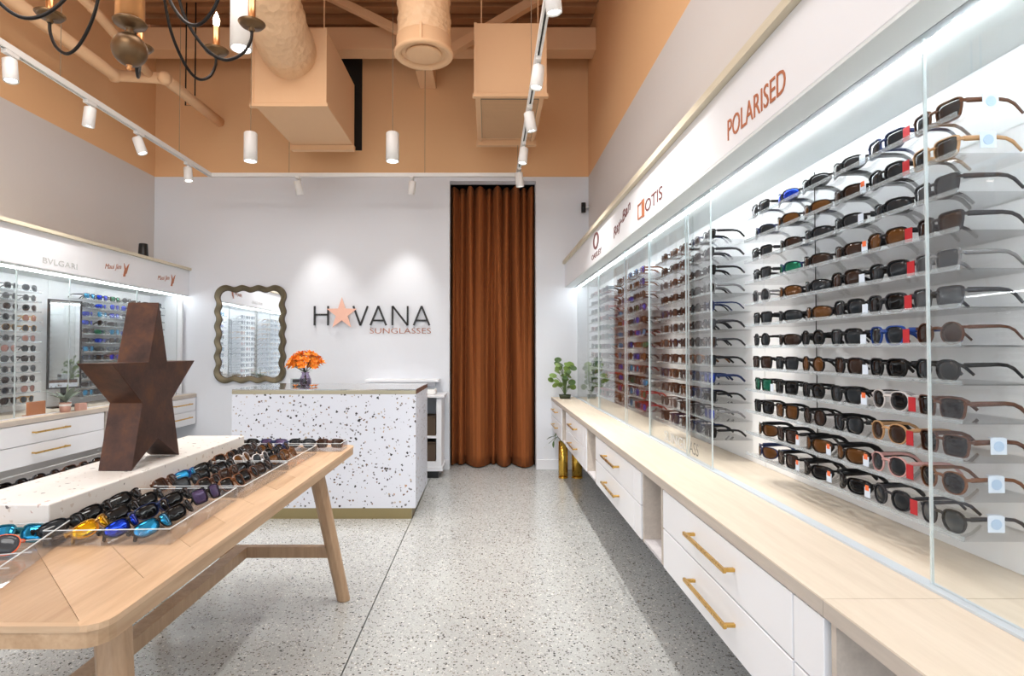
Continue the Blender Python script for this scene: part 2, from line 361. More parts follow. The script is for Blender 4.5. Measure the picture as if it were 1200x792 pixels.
# ================================================================ UPPER SERVICES
b = MB(); b.box(XL, XR, 5.55, 5.74, 4.20, 4.42, 'orange_pale'); bevel(b.obj('ceiling_beam', label='pale orange steel beam running across the ceiling before the back wall', cat='beam'), .006)
def bar(name, p0, p1, wd, m, label, cat):
    """square steel section between two points, modelled with an angle profile"""
    o = MB(); o.tube([p0, p1], wd/2*1.414, m, n=4, smooth=False); return bevel(o.obj(name, label=label, cat=cat), .004)
bar('roof_brace', (-.42, 5.35, 4.04), (.55, 5.35, 4.62), .085, 'orange_pale', 'thick diagonal orange roof brace rising right of the round diffuser', 'brace')
bar('roof_brace', (-.70, 5.35, 4.20), (-1.55, 5.35, 4.62), .07, 'orange_pale', 'thin diagonal orange roof brace rising left of the round diffuser', 'brace')
# left box unit
def duct_unit(x0, x1, y0, y1, z0, z1, label, grille=False):
    t = thing('air_unit', label, 'air unit', ((x0+x1)/2, (y0+y1)/2, z0))
    L = lambda mb, n, lab=None: (lambda o: (setattr(o, 'parent', t), setattr(o, 'matrix_parent_inverse', Matrix.Translation(t.location).inverted()), tag(o, lab), o)[-1])(mb.obj(n))
    m = MB(); m.box(x0, x1, y0, y1, z0, z1, 'orange_pale'); bevel(L(m, 'casing'), .006)
    for x in (x0+.004, x1-.004):
        m = MB(); m.box(x-.012, x+.012, y0-.008, y0+.016, z0-.004, z1, 'orange_pale'); L(m, 'corner_strip')
    m = MB(); m.box(x0-.02, x1+.02, y0-.01, y0+.03, z0-.028, z0-.002, 'orange_pale'); L(m, 'front_flange')
    m = MB(); m.box(x0-.01, x1+.01, y1-.06, y1+.0, z0-.05, z0-.002, 'orange_pale'); L(m, 'rear_flange')
    if grille:
        m = MB(); m.box(x0+.04, x1-.04, y0+.08, y1-.14, z0-.012, z0-.001, 'grille')
        L(m, 'grille_panel')
        sl = MB(); yy = y0+.09
        while yy < y1-.15: sl.box(x0+.05, x1-.05, yy, yy+.006, z0-.018, z0-.011, 'orange_pale'); yy += .022
        o = L(sl, 'grille_slats'); o['kind'] = 'stuff'
        for xx in (x0+.02, x1-.045):
            m = MB(); m.box(xx, xx+.025, y0+.03, y1-.06, z0-.02, z0-.001, 'orange_pale'); L(m, 'side_rail')
    for x in (x0+.05, x1-.05):
        m = MB(); m.tube([(x, y0+.12, z1), (x, y0+.12, ZC)], .006, 'orange_pale', 6); L(m, 'hanger_rod')
    return t
duct_unit(-1.925, -1.325, 4.62, 5.62, 3.26, 3.88, 'large pale orange boxed air unit hanging left, fed by a wrapped duct')
duct_unit(-.105, .46, 4.53, 5.6, 3.30, 3.87, 'orange boxed air unit with slatted grille underneath, right of the round diffuser', True)
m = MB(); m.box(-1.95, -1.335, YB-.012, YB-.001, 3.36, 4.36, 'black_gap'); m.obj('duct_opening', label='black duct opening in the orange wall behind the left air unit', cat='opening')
# wrapped flexible ducts
def flex(path, r, label, n=28):
    P = [Vector(p) for p in path]; pts = []
    for i in range(len(P)-1):
        p0 = P[max(i-1, 0)]; p1 = P[i]; p2 = P[i+1]; p3 = P[min(i+2, len(P)-1)]
        for k in range(14):
            t = k/14; pts.append(0.5*((2*p1)+(-p0+p2)*t+(2*p0-5*p1+4*p2-p3)*t*t+(-p0+3*p1-3*p2+p3)*t**3))
    pts.append(P[-1]); rs = [r*(1+.03*math.sin(i*2.9)+.018*math.sin(i*.9)) for i in range(len(pts))]
    m = MB(); m.tube(pts, rs, 'duct', n=n); return m.obj('wrapped_duct', label=label, cat='duct')
flex([(-1.62, 4.72, 3.66), (-1.60, 4.30, 3.72), (-1.60, 3.9, 3.95), (-1.75, 3.5, 4.28), (-1.9, 3.0, 4.40)], .215, 'fat foil-wrapped orange duct entering the left air unit')
flex([(-.47, 4.14, 3.52), (-.47, 4.14, 3.75), (-.50, 4.10, 4.0), (-.62, 3.9, 4.25), (-1.0, 3.5, 4.40)], .19, 'foil-wrapped orange duct above the round ceiling diffuser')
t = thing('air_diffuser', 'round cream air diffuser facing down under the middle wrapped duct', 'diffuser', (-.47, 4.14, 3.40))
MB().lathe([(.20, .12), (.20, .03), (.215, .02)], 'orange_pale').obj('collar', t)
MB().lathe([(.160, .05), (.163, .012), (.18, -.004), (.205, -.006), (.215, .004), (.215, .02), (.160, .055)], 'orange_pale', n=40, caps=False).obj('outer_ring', t)
MB().lathe([(.0, -.004), (.11, -.003), (.128, .004), (.132, .012), (.0, .014)], 'orange_pale', n=40, caps=False).obj('centre_plate', t)
MB().lathe([(.16, .048), (0, .049)], 'black_gap', n=32, caps=False).obj('throat', t)
MB().box(-.008, .008, -.21, -.198, .02, .14, 'orange_pale').obj('clip', t)
m = MB(); m.box(-.72, -.55, 5.62, 6.01, 4.02, 4.30, 'orange_pale'); m.obj('duct_stub', label='small boxed duct stub behind the round diffuser at back wall', cat='duct')
# pipes on the left
def pipe(path, r, label, m_='orange_pale', name='ceiling_pipe', extra=()):
    t = thing(name, label, 'pipe', path[0]); o0 = Vector(path[0])
    MB().tube([Vector(p)-o0 for p in path], r, m_, 14).obj('pipe_run', t)
    for p in path[1:-1]:
        q = Vector(p)-o0; MB().lathe([(0, -r*1.1), (r*.7, -r*.95), (r*1.1, -r*.4), (r*1.1, r*.4), (r*.7, r*.95), (0, r*1.1)], m_, q, 12, caps=False).obj('elbow', t)
    return t
pipe([(-3.2, 0.5, 3.60), (-3.2, 4.85, 3.60), (-2.80, 4.90, 3.60), (-2.84, 6.0, 3.66)], .05, 'thick pale orange pipe along the left wall with a dogleg')
pipe([(-2.95, 2.0, 3.95), (-2.95, 4.2, 3.80), (-2.92, 4.9, 3.62)], .036, 'thinner orange pipe joining the dogleg from above, behind chandelier ball')
m = MB(); m.tube([(-2.91, 5.45, 4.6), (-2.91, 5.45, 3.60), (-2.82, 5.45, 3.60), (-2.82, 5.45, 4.6)], .007, 'black_metal', 6); m.obj('pipe_hanger', label='thin black U-shaped rod hanger by the orange pipe at left', cat='hanger')
# ---------------------------------------------------------------- track rail and spots
ZT = 2.95; XTL, XTR, YT = -2.72, .29, 5.55
t = thing('lighting_track', 'white U-shaped suspended lighting track around the shop', 'track', (0, 0, ZT))
for (x0, x1, y0, y1) in ((XTL-.018, XTL+.018, -.5, YT), (XTR-.018, XTR+.018, -.5, YT), (XTL-.018, XTR+.018, YT, YT+.036)):
    m = MB()
    m.box(x0, x1, y0, y1, .012, .03, 'white_metal')
    if x1-x0 > .1: m.box(x0, x1, y0, y0+.012, -.006, .012, 'white_metal'); m.box(x0, x1, y1-.012, y1, -.006, .012, 'white_metal'); m.box(x0, x1, y0+.012, y1-.012, .008, .0119, 'black_metal')
    else: m.box(x0, x0+.012, y0, y1, -.006, .012, 'white_metal'); m.box(x1-.012, x1, y0, y1, -.006, .012, 'white_metal'); m.box(x0+.012, x1-.012, y0, y1, .008, .0119, 'black_metal')
    m.obj('rail', t)
for (x, y) in ((XTL, 1), (XTL, 3.6), (XTL, 5.0), (XTR, 2.0), (XTR, 3.8), (XTR, YT), (-.62, YT+.018), (-1.95, YT+.018)):
    MB().tube([(x, y, .03), (x, y, ZC-ZT-.02)], .0022, 'grille', 5).obj('cable', t)
def spot(x, y, aim, label, w=None, drop=0.0, cone=56):
    """cylinder track spot: adaptor, yoke, head (> lens), plus its lamp"""
    t = thing('track_spotlight', label, 'spotlight', (x, y, ZT-.006), group='white track spotlights')
    MB().box(-.016, .016, -.045, .045, -.022, 0, 'white_metal').obj('adaptor', t)
    d = (Vector(aim)-Vector((x, y, ZT-.09))).normalized()
    q = Vector((0, 0, -1)).rotation_difference(d).to_matrix().to_4x4()
    T = Matrix.Translation((0, 0, -.085)) @ q
    MB().tube([(0, 0, -.02), (0, 0, -.06)], .009, 'white_metal', 8).obj('yoke', t)
    h = MB(); h.lathe([(.030, .045), (.036, .04), (.037, -.085), (.033, -.088), (.031, -.07), (0, -.068)], 'white_metal', n=20, T=T, caps=False)
    h.lathe([(0, .046), (.030, .045)], 'white_metal', n=20, T=T, caps=False); hd = h.obj('head', t)
    MB().lathe([(0, -.074), (.031, -.074)], 'lamp_glow', n=20, T=T, caps=False).obj('lens', hd)
    l = bpy.data.lights.new('spot_lamp', 'SPOT'); l.energy = SPOT_W if w is None else w; l.spot_size = math.radians(cone); l.spot_blend = .9; l.shadow_soft_size = .035; l.color = (1, .97, .93)
    lo = bpy.data.objects.new('spot_lamp', l); S.collection.objects.link(lo); lo.parent = t
    lo.matrix_local = Matrix.Translation(Vector((0, 0, -.085))+d*.10) @ d.to_track_quat('-Z', 'Y').to_matrix().to_4x4()
spot(XTL, 3.22, (-2.3, 3.0, 0), 'white track spotlight at the left edge, nearest on left rail')
spot(XTL, 3.87, (-3.05, 3.9, 0), 'second white track spotlight along the left rail', 30, cone=110)
spot(XTL, 4.42, (-1.7, 4.6, 0), 'third white track spotlight on left rail, tilted toward the aisle')
spot(XTL, 5.15, (-2.4, 4.9, .5), 'white track spotlight at the back left corner of the rail')
spot(-1.86, YT+.018, (-1.62, 6.0, 1.2), 'white spotlight on the back rail above the wavy mirror side', 22)
spot(-.745, YT+.018, (-.95, 6.0, 1.2), 'white spotlight on the back rail above the lettering', 22)
spot(XTR, 2.55, (.6, 2.75, 0), 'largest white track spotlight on right rail, nearest the camera', 60, cone=105)
spot(XTR, 3.3, (-.1, 3.2, 0), 'second white track spotlight along the right rail', 50, cone=100)
spot(XTR, 3.95, (.75, 4.2, .2), 'third white track spotlight along the right rail, tilted right', 45, cone=90)
spot(XTR, 4.65, (.0, 4.5, .2), 'fourth white track spotlight along the right rail', 40, cone=90)
spot(XTR, 5.3, (.5, 5.5, .6), 'last white track spotlight on right rail before the curtain')
# pendants
def pendant(x, y, zb, r, h, label, w=18):
    t = thing('cylinder_pendant', label, 'pendant lamp', (x, y, zb), group='white cylinder pendants')
    s = MB(); s.lathe([(r*.9, h), (r, h-.006), (r, 0), (r*.88, 0), (r*.86, .02)], 'white_metal', n=28, caps=False); s.lathe([(0, h), (r*.9, h)], 'white_metal', n=28, caps=False); s.obj('shade', t)
    MB().lathe([(0, .015), (r*.87, .015)], 'lamp_glow', n=28, caps=False).obj('lamp_disc', t)
    MB().tube([(0, 0, h), (0, 0, ZC-zb-.03)], .0025, 'grille', 5).obj('cord', t)
    l = bpy.data.lights.new('pendant_lamp', 'SPOT'); l.energy = w; l.spot_size = math.radians(95); l.spot_blend = .7; l.shadow_soft_size = r*.8; l.color = (1, .97, .93)
    lo = bpy.data.objects.new('pendant_lamp', l); S.collection.objects.link(lo); lo.parent = t; lo.location = (0, 0, -.01)
pendant(-1.925, 4.6, 2.775, .052, .235, 'white cylinder pendant hanging left, above the wavy mirror')
pendant(-.775, 4.6, 2.775, .052, .235, 'white cylinder pendant hanging in the middle, above the lettering')
pendant(-1.245, 2.85, 2.765, .052, .26, 'larger white cylinder pendant cut by the top edge beside chandelier', 26)

# ---------------------------------------------------------------- chandelier
CH = thing('chandelier', 'iron and copper candle chandelier hanging at the top left corner', 'chandelier', (-1.255, 1.98, 2.30))
MB().lathe([(0, -.056)]+[(.0565*math.sin(a), -.0565*math.cos(a)) for a in [PI*i/16 for i in range(1, 16)]]+[(0, .056)], 'iron_brown', n=32, caps=False).obj('ball', CH)
MB().lathe([(0, -.074), (.006, -.072), (.009, -.066), (.006, -.058), (.011, -.055)], 'copper', n=14, caps=False).obj('finial', CH)
MB().lathe([(.010, .055), (.016, .062), (.010, .070), (.018, .078), (.050, .088), (.054, .096), (.046, .104), (0, .106)], 'iron_brown', n=28, caps=False).obj('cup', CH)
MB().lathe([(.046, .104), (.046, .36), (.052, .365), (.052, .38), (.012, .385), (.012, 2.28)], 'copper', n=28).obj('column', CH)
def catmull(P, k=8):
    P = [Vector(p) for p in P]; out = []
    for i in range(len(P)-1):
        p0 = P[max(i-1, 0)]; p1 = P[i]; p2 = P[i+1]; p3 = P[min(i+2, len(P)-1)]
        for j in range(k):
            t = j/k; out.append(0.5*((2*p1)+(-p0+p2)*t+(2*p0-5*p1+4*p2-p3)*t*t+(-p0+3*p1-3*p2+p3)*t**3))
    out.append(P[-1]); return out
for i in range(8):
    a = math.radians(27+45*i); R = Matrix.Rotation(a, 4, 'Z')
    arm = MB().tube(catmull([(.045, 0, .37), (.09, 0, .40), (.13, 0, .30), (.17, 0, .16), (.235, 0, .065), (.30, 0, .035), (.36, 0, .07), (.392, 0, .13), (.395, 0, .178)]), .0058, 'black_metal', 8, T=R).obj('arm', CH)
    MB().lathe([(.008, .165), (.013, .172), (.008, .180), (.040, .186), (.050, .198), (.044, .2), (0, .197)], 'iron_brown', (.395, 0, 0), 24, T=R, caps=False).obj('drip_dish', arm)
    MB().lathe([(.0135, .197), (.0135, .295), (0, .297)], 'copper', (.395, 0, 0), 14, T=R, caps=False).obj('candle_sleeve', arm)
    MB().lathe([(.006, .295), (.012, .308), (.0135, .322), (.009, .340), (0, .360)], 'flame_glow', (.395, 0, 0), 12, T=R, caps=False).obj('flame_bulb', arm)

# ================================================================ DISPLAY UNITS
def child(mb, name, t, label=None, kind=None):
    o = mb.obj(name, t); o.matrix_parent_inverse = Matrix.Translation(t.location).inverted(); tag(o, label, kind=kind); return o
RZ = .76       # right counter top
BAYS_R = [(1.275, 6), (2.60, 5), (3.72, 5), (4.85, 5)]
PITCH = .165
RU = thing('display_unit', 'long white lit wall display along the right wall with lettered fascia', 'display unit', (1.1, 3, 1.0))
m = MB(); m.box(.81, .928, .02, YB-.002, 1.915, 2.155, 'white_laminate'); m.box(.928, XR-.001, .02, YB-.002, 1.94, 2.155, 'white_laminate'); bevel(child(m, 'fascia', RU), .003)
m = MB(); m.box(.785, XR-.001, .02, YB-.002, 2.155, 2.185, 'trim_wood'); child(m, 'top_trim', RU, 'pale timber top trim')
m = MB(); m.box(.9285, XRL-.002, .02, YB-.002, 1.915, 1.935, 'soffit_white'); m.box(.81, .90, .02, YB-.002, 1.905, 1.914, 'soffit_white'); child(m, 'soffit', RU)
m = MB(); m.box(.902, .928, .02, YB-.002, 1.905, 1.914, 'mid_grey'); child(m, 'door_track', RU, 'grey upper sliding track')
y = .05
while y < YB-.1:
    y1 = min(y+1.13, YB-.03)
    m = MB(); m.box(.934, .954, y, y1, 1.900, 1.912, 'led_glow'); child(m, 'light_strip', RU, 'glowing white light strip'); y = y1+.03
for (a, b_) in ((.02, 1.18), (1.184, 2.40), (2.404, 3.50), (3.504, 4.65), (4.654, YB-.002)):
    m = MB(); m.box(XRL-.014, XRL-.002, a, b_, RZ+.001, 1.914, 'display_back'); child(m, 'back_panel', RU)
ROW_R = [.858+.0806*i for i in range(12)]
def shelf_mesh(y0, y1, x_front, x_back, s, mname='display_shelf'):
    m = MB(); t_ = .0035
    if x_front > x_back: pass
    lo, hi = min(x_front, x_back), max(x_front, x_back)
    m.box(lo, hi, y0, y1, -t_, 0, 'acrylic')
    m.box(min(x_front, x_front-s*.004), max(x_front, x_front-s*.004), y0, y1, -t_, .007, 'acrylic_edge')
    return m
for bi, (ys, n) in enumerate(BAYS_R):
    a = ys-.085; b_ = ys+PITCH*(n-1)+.085
    base = shelf_mesh(a, b_, .985, XRL-.014, 1).mesh('shelf')
    for r in ROW_R:
        o = bpy.data.objects.new('shelf', base); S.collection.objects.link(o); o.parent = RU; o.matrix_parent_inverse = Matrix.Translation(RU.location).inverted(); o.location = (0, 0, r-.001)
    for yy in ((2.015,) if bi == 0 else ()):
        m = MB(); m.tube([(XRL-.018, yy, RZ+.06), (XRL-.018, yy, 1.88)], .0018, 'black_metal', 6); child(m, 'support_rod', RU)
def pane(x, y0, y1, z0, z1, t, lab=None, th=.005):
    m = MB()
    m.box(x-th/2, x+th/2, y0+.004, y1-.004, z0, z1, 'glass')
    m.box(x-th/2-.0003, x+th/2+.0003, y0, y0+.004, z0, z1, 'glass_edge'); m.box(x-th/2-.0003, x+th/2+.0003, y1-.004, y1, z0, z1, 'glass_edge')
    return child(m, 'glass_door', t, lab)
PR = [(.15, 1.192), (2.32, 2.62), (2.61, 3.24), (3.22, 3.79), (3.77, 4.72), (4.70, 5.22), (5.20, 5.86)]
for i, (a, b_) in enumerate(PR): pane(.917-(.009 if i % 2 else 0), a, b_, RZ+.008, 1.906, RU)
m = MB(); m.box(.900, .930, .02, YB-.01, RZ+.0005, RZ+.006, 'track_grey'); child(m, 'bottom_track', RU, 'pale aluminium bottom track')
def sign_r(name, txt, yl, yr, z, h, m_, lab, **k): return text(name, txt, yl-yr, h, m_, (.8098-1.1, yl-3, z-1.0), 'right', RU, lab, **k)
sign_r('lettering', 'POLARISED', 1.915, 1.54, 1.955, .069, 'copper_print', 'copper capitals reading POLARISED')
sign_r('lettering', 'OTIS', 2.93, 2.64, 1.955, .062, 'maroon_print', 'dark thin capitals reading OTIS')
m = MB(); T = Matrix.Translation((.808, 0, 0))
def logo_box(y0, y1, z0, z1, wdt, m_):
    k = MB()
    k.box(.806, .8098, y0, y1, z0, z0+wdt, m_); k.box(.806, .8098, y0, y1, z1-wdt, z1, m_); k.box(.806, .8098, y1-wdt*1.6, y1, z0+wdt, z1-wdt, m_); return k
k = logo_box(2.99, 3.07, 1.95, 2.03, .006, 'copper_print'); k.box(.806, .8098, 2.945, 2.99, 1.945, 2.035, 'copper_print'); child(k, 'emblem', RU, 'copper half-filled square emblem')
sign_r('lettering', 'Ray-Ban', 3.66, 3.22, 1.945, .085, 'maroon_print', 'dark red slanting handwritten signature climbing to the right', shear=.25, rotz=.2)
k = MB(); ring_n = 28; vs = []
for i in range(ring_n):
    a = 2*PI*i/ring_n
    for (ry, rz_) in ((.105, .062), (.068, .046)):
        for x in (.806, .8098): vs.append((x, 4.27+ry*math.cos(a), 2.068+rz_*math.sin(a)))
fs = []
for i in range(ring_n):
    j = (i+1) % ring_n; A = i*4; B = j*4
    fs += [(A, B, B+2, A+2), (A+1, A+3, B+3, B+1), (A, A+1, B+1, B), (A+2, B+2, B+3, A+3)]
k.add(vs, fs, 'maroon_print'); child(k, 'emblem', RU, 'dark red oval ring emblem')
sign_r('lettering', 'OAKLEY', 4.45, 4.07, 1.945, .04, 'maroon_print', 'small dark capitals reading OAKLEY')
text('lettering', 'SUNGL', .34, .05, 'grey_print', (.9125-1.1, 2.97-3, RZ+.025-1), 'right', RU, 'pale lettering along the foot of the glass', ext=.0006); text('lettering', 'ASS', .11, .055, 'dark_print', (.9125-1.1, 2.60-3, RZ+.025-1), 'right', RU, 'dark last letters at the foot of the glass', ext=.0006)

# ---- counters
def handle(t, x, y0, y1, z, s, parent, loc0):
    h = MB(); r = .006
    h.box(x+s*.026, x+s*.036, y0, y1, z-.006, z+.006, 'brass')
    for yy in (y0+.006, y1-.018): h.box(x, x+s*.027, yy, yy+.012, z-.005, z+.005, 'brass')
    o = bevel(h.obj('handle'), .0015, 1); o.parent = parent; return o
def counter(xf, xw, s, ztop, zb, units, niches, y0, y1, label, dname, handles):
    """s: outward direction of the front (-1 for the right wall, +1 for the left)"""
    t = thing('counter_top', label, 'counter', (xf, 3, ztop-.035))
    loc = Vector((xf, 3, ztop-.035))
    jy = [y0, 1.137, y1] if s < 0 else [y0, 4.6, y1]
    for a, b_ in zip(jy[:-1], jy[1:]):
        m = MB(); m.box(xf, xw, a+.0008, b_-.0008, ztop-.004, ztop, 'counter_wood'); m.box(xf, xw, a+.0008, b_-.0008, ztop-.035, ztop-.0041, 'counter_edge'); child(m, 'worktop', t)
    for (a, b_) in niches:
        m = MB(); xi = xf-s*.14
        m.box(xi, xi-s*.016, a, b_, zb+.012, ztop-.036, 'panel_wood'); child(m, 'niche_panel', t, 'grey wood recessed panel')
        for yy in (a, b_-.016):
            m = MB(); m.box(xf-s*.006, xi, yy, yy+.016, zb, ztop-.036, 'counter_edge'); child(m, 'niche_side', t)
        m = MB(); m.box(xf-s*.006, xi-s*.016, a+.0165, b_-.0165, zb, zb+.012, 'panel_wood'); child(m, 'niche_floor', t)
    for i, (a, b_, fil, lab) in enumerate(units):
        xc = xf-s*.022
        u = thing('drawer_cabinet', lab, 'cabinet', (xf-s*.02, (a+b_)/2, zb)); l0 = Vector(u.location)
        c_ = MB(); c_.box(xc, xw, a+.002, b_-.002, zb+.006, ztop-.037, 'white_laminate')
        child(c_, 'carcass', u)
        zs = zb+(ztop-.037-zb)*.5
        fb = b_ if fil >= 0 else b_
        d0, d1 = (a+.118, b_) if fil else (a, b_)
        for (z0, z1) in ((zb, zs-.0025), (zs+.0025, ztop-.040)):
            d = MB(); d.box(xf-s*.002, xf-s*.0215, d0+.003, d1-.003, z0, z1, 'white_laminate'); do = bevel(child(d, 'drawer', u), .0015, 1)
            if handles: yc = (a+b_)/2 if not fil else (d0+d1)/2-.02; handle(u, xf-s*.002, yc-.16, yc+.16, z0+(z1-z0)*.57, s, do, l0)
            if fil:
                d = MB(); d.box(xf-s*.002, xf-s*.0215, a+.003, a+.115, z0, z1, 'white_laminate'); bevel(child(d, 'filler_panel', u), .0015, 1)
    return t
counter(.66, XRL-.0005, -1, RZ, .43,
        [(1.137, 2.18, 1, 'white two-drawer cabinet with brass bar handles, nearest on right'),
         (2.49, 3.535, 1, 'second white two-drawer cabinet under right counter'),
         (3.87, 4.88, 1, 'third white two-drawer cabinet under right counter'),
         (5.16, 5.99, 0, 'farthest white two-drawer cabinet under right counter, near the plant')],
        [(.35, 1.121), (2.196, 2.474), (3.551, 3.854), (4.896, 5.144)], .02, YB-.016,
        'long pale timber counter along the right wall', 'r', True)
LZ = .795
counter(-3.05, XL+.0005, 1, LZ, .485,
        [(2.2, 3.40, 0, 'white floating drawer cabinet under the left counter, nearest the shop front'),
         (3.42, 4.56, 0, 'white floating two-drawer cabinet left of the star'),
         (5.42, 5.985, 0, 'white floating two-drawer cabinet right of the star')],
        [(4.58, 5.40)], .3, YB-.016, 'long pale timber counter along the left wall', 'l', True)
# ---- left display unit
LU = thing('display_unit', 'long white lit wall display along the left wall with lettered fascia', 'display unit', (-3.3, 3, 1.0))
LY0 = .3
m = MB(); m.box(XL+.001, -3.15, LY0, YB-.002, 1.825, 2.085, 'white_laminate'); bevel(child(m, 'fascia', LU), .003)
m = MB(); m.box(XL+.001, -3.125, LY0, YB-.002, 2.085, 2.11, 'trim_wood'); child(m, 'top_trim', LU, 'pale timber top trim')
m = MB(); m.box(XL+.002, -3.16, LY0, YB-.002, 1.812, 1.8245, 'soffit_white'); child(m, 'soffit', LU)
y = LY0+.03
while y < YB-.1:
    y1 = min(y+1.13, YB-.03); m = MB(); m.box(-3.20, -3.182, y, y1, 1.800, 1.811, 'led_glow'); child(m, 'light_strip', LU, 'glowing white light strip'); y = y1+.02
for (a, b_) in ((LY0, 1.5), (1.504, 3.0), (3.004, 4.55), (4.554, YB-.002)):
    m = MB(); m.box(XL+.002, XL+.014, a, b_, LZ+.001, 1.811, 'display_back'); child(m, 'back_panel', LU)
m = MB(); m.box(XL+.015, -3.18, 5.93, 5.95, LZ+.001, 1.811, 'white_laminate'); child(m, 'end_panel', LU)
for (a, b_) in ((2.3, 3.30), (3.29, 3.79), (3.78, 4.27), (4.265, 5.09), (5.08, 5.75)): pane(-3.13, a, b_, LZ+.006, 1.808, LU)
m = MB(); m.box(-3.145, -3.115, LY0, 5.93, LZ+.0005, LZ+.005, 'white_laminate'); child(m, 'bottom_track', LU)
ROW_L = [.868+.0735*i for i in range(12)]
BAYS_L = [(2.45, 6), (3.84, 3), (4.80, 7)]
for (ys, n) in BAYS_L:
    a = ys-.085; b_ = ys+PITCH*(n-1)+.085
    base = shelf_mesh(a, b_, -3.33, XL+.014, -1).mesh('shelf')
    for r in ROW_L:
        o = bpy.data.objects.new('shelf', base); S.collection.objects.link(o); o.parent = LU; o.matrix_parent_inverse = Matrix.Translation(LU.location).inverted(); o.location = (0, 0, r-.001)
def sign_l(txt, yn, yf, z, h, m_, lab, **k): return text('lettering', txt, yf-yn, h, m_, (-3.1498+3.3, yn-3, z-1), 'left', LU, lab, **k)
sign_l('BVLGARI', 4.03, 4.37, 1.865, .042, 'grey_print', 'pale grey capitals reading BVLGARI')
for (a, b_, z) in ((4.69, 4.90, 1.905), (5.44, 5.64, 1.905)):
    sign_l('Maui Jim', a, b_, z, .055, 'copper_print', 'copper script signature beside a bird emblem', shear=.4, rotz=.12, offset=-.01)
    k = MB()
    for pts in (((b_+.02, z-.02), (b_+.045, z-.02), (b_+.065, z+.04), (b_+.03, z+.095), (b_+.038, z+.04)), ((b_+.045, z+.0), (b_+.065, z+.01), (b_+.10, z+.10), (b_+.07, z+.07))):
        n = len(pts); vs = [(-3.1498, p[0], p[1]) for p in pts]+[(-3.146, p[0], p[1]) for p in pts]
        k.add(vs, [list(range(n)), list(range(2*n-1, n-1, -1))]+[(i, (i+1) % n, n+(i+1) % n, n+i) for i in range(n)], 'copper_print')
    child(k, 'emblem', LU, 'copper bird silhouette emblem')

# ================================================================ SUNGLASSES
FR = dict(black=srgb(15, 15, 17), charcoal=srgb(50, 50, 54), brown=srgb(86, 52, 34), tortoise=srgb(116, 72, 40), navy=srgb(26, 42, 84), blue=srgb(30, 66, 140),
          grey=srgb(128, 128, 130), clear=srgb(206, 200, 198), pink=srgb(206, 160, 156), tan=srgb(188, 146, 104), red=srgb(150, 22, 34), teal=srgb(24, 92, 104),
          orange=srgb(236, 110, 70), gold=srgb(196, 156, 96), silver=srgb(170, 172, 176), white=srgb(225, 225, 225))
LN = dict(grey=(srgb(34, 38, 42), 0.0), brown=(srgb(46, 31, 24), 0.0), black=(srgb(10, 10, 12), 0.0), amber=(srgb(92, 58, 26), .2), blue=(srgb(24, 60, 190), .75), green=(srgb(30, 110, 84), .6),
          yellow=(srgb(226, 170, 20), .75), teal=(srgb(40, 140, 190), .7), violet=(srgb(74, 60, 92), .3), smoke=(srgb(66, 70, 74), 0.0), rose=(srgb(168, 120, 110), .1))
for k_, c_ in FR.items(): mat('frame_'+k_, c_, .34, .85 if k_ in ('gold', 'silver') else 0, spec=.3)
for k_, (c_, me_) in LN.items(): mat('lens_'+k_, c_, .06, me_, spec=.3)
STY = { # w, h, superellipse n, bottom taper, gap, curve radius, rim, temple height
 'square': (.055, .044, 4.5, .88, .018, .26, .0020, .011), 'round': (.048, .047, 2.0, 1.0, .024, .30, .0018, .008), 'wraparound': (.065, .040, 2.8, .80, .007, .105, .0014, .015),
 'classic': (.054, .044, 3.2, .80, .017, .24, .0026, .0125), 'aviator': (.057, .049, 2.5, .74, .016, .24, .0013, .003), 'rounded': (.051, .045, 2.5, .86, .020, .26, .0022, .0095)}
NP = 22
def lens_out(st, sd, off):
    w, h, n, tp, gap, R, rim, th = STY[st]; cx = gap/2+w/2; cz = h/2+rim; out = []
    for i in range(NP):
        a = 2*PI*i/NP; c, s_ = math.cos(a), math.sin(a)
        x = (w/2+off)*math.copysign(abs(c)**(2/n), c); z = (h/2+off)*math.copysign(abs(s_)**(2/n), s_)
        if z < 0: x = x*(1-(1-tp)*(-z/(h/2)))+(.0 if st != 'aviator' else .004*(z/(h/2))*-1)
        if st in ('classic', 'square') and z > 0 and x > 0: x += .0025*(z/(h/2))
        out.append((sd*(cx+x), cz+z))
    return out
def yc(st, x): R = STY[st][5]; return R-math.sqrt(max(R*R-x*x, 1e-6))
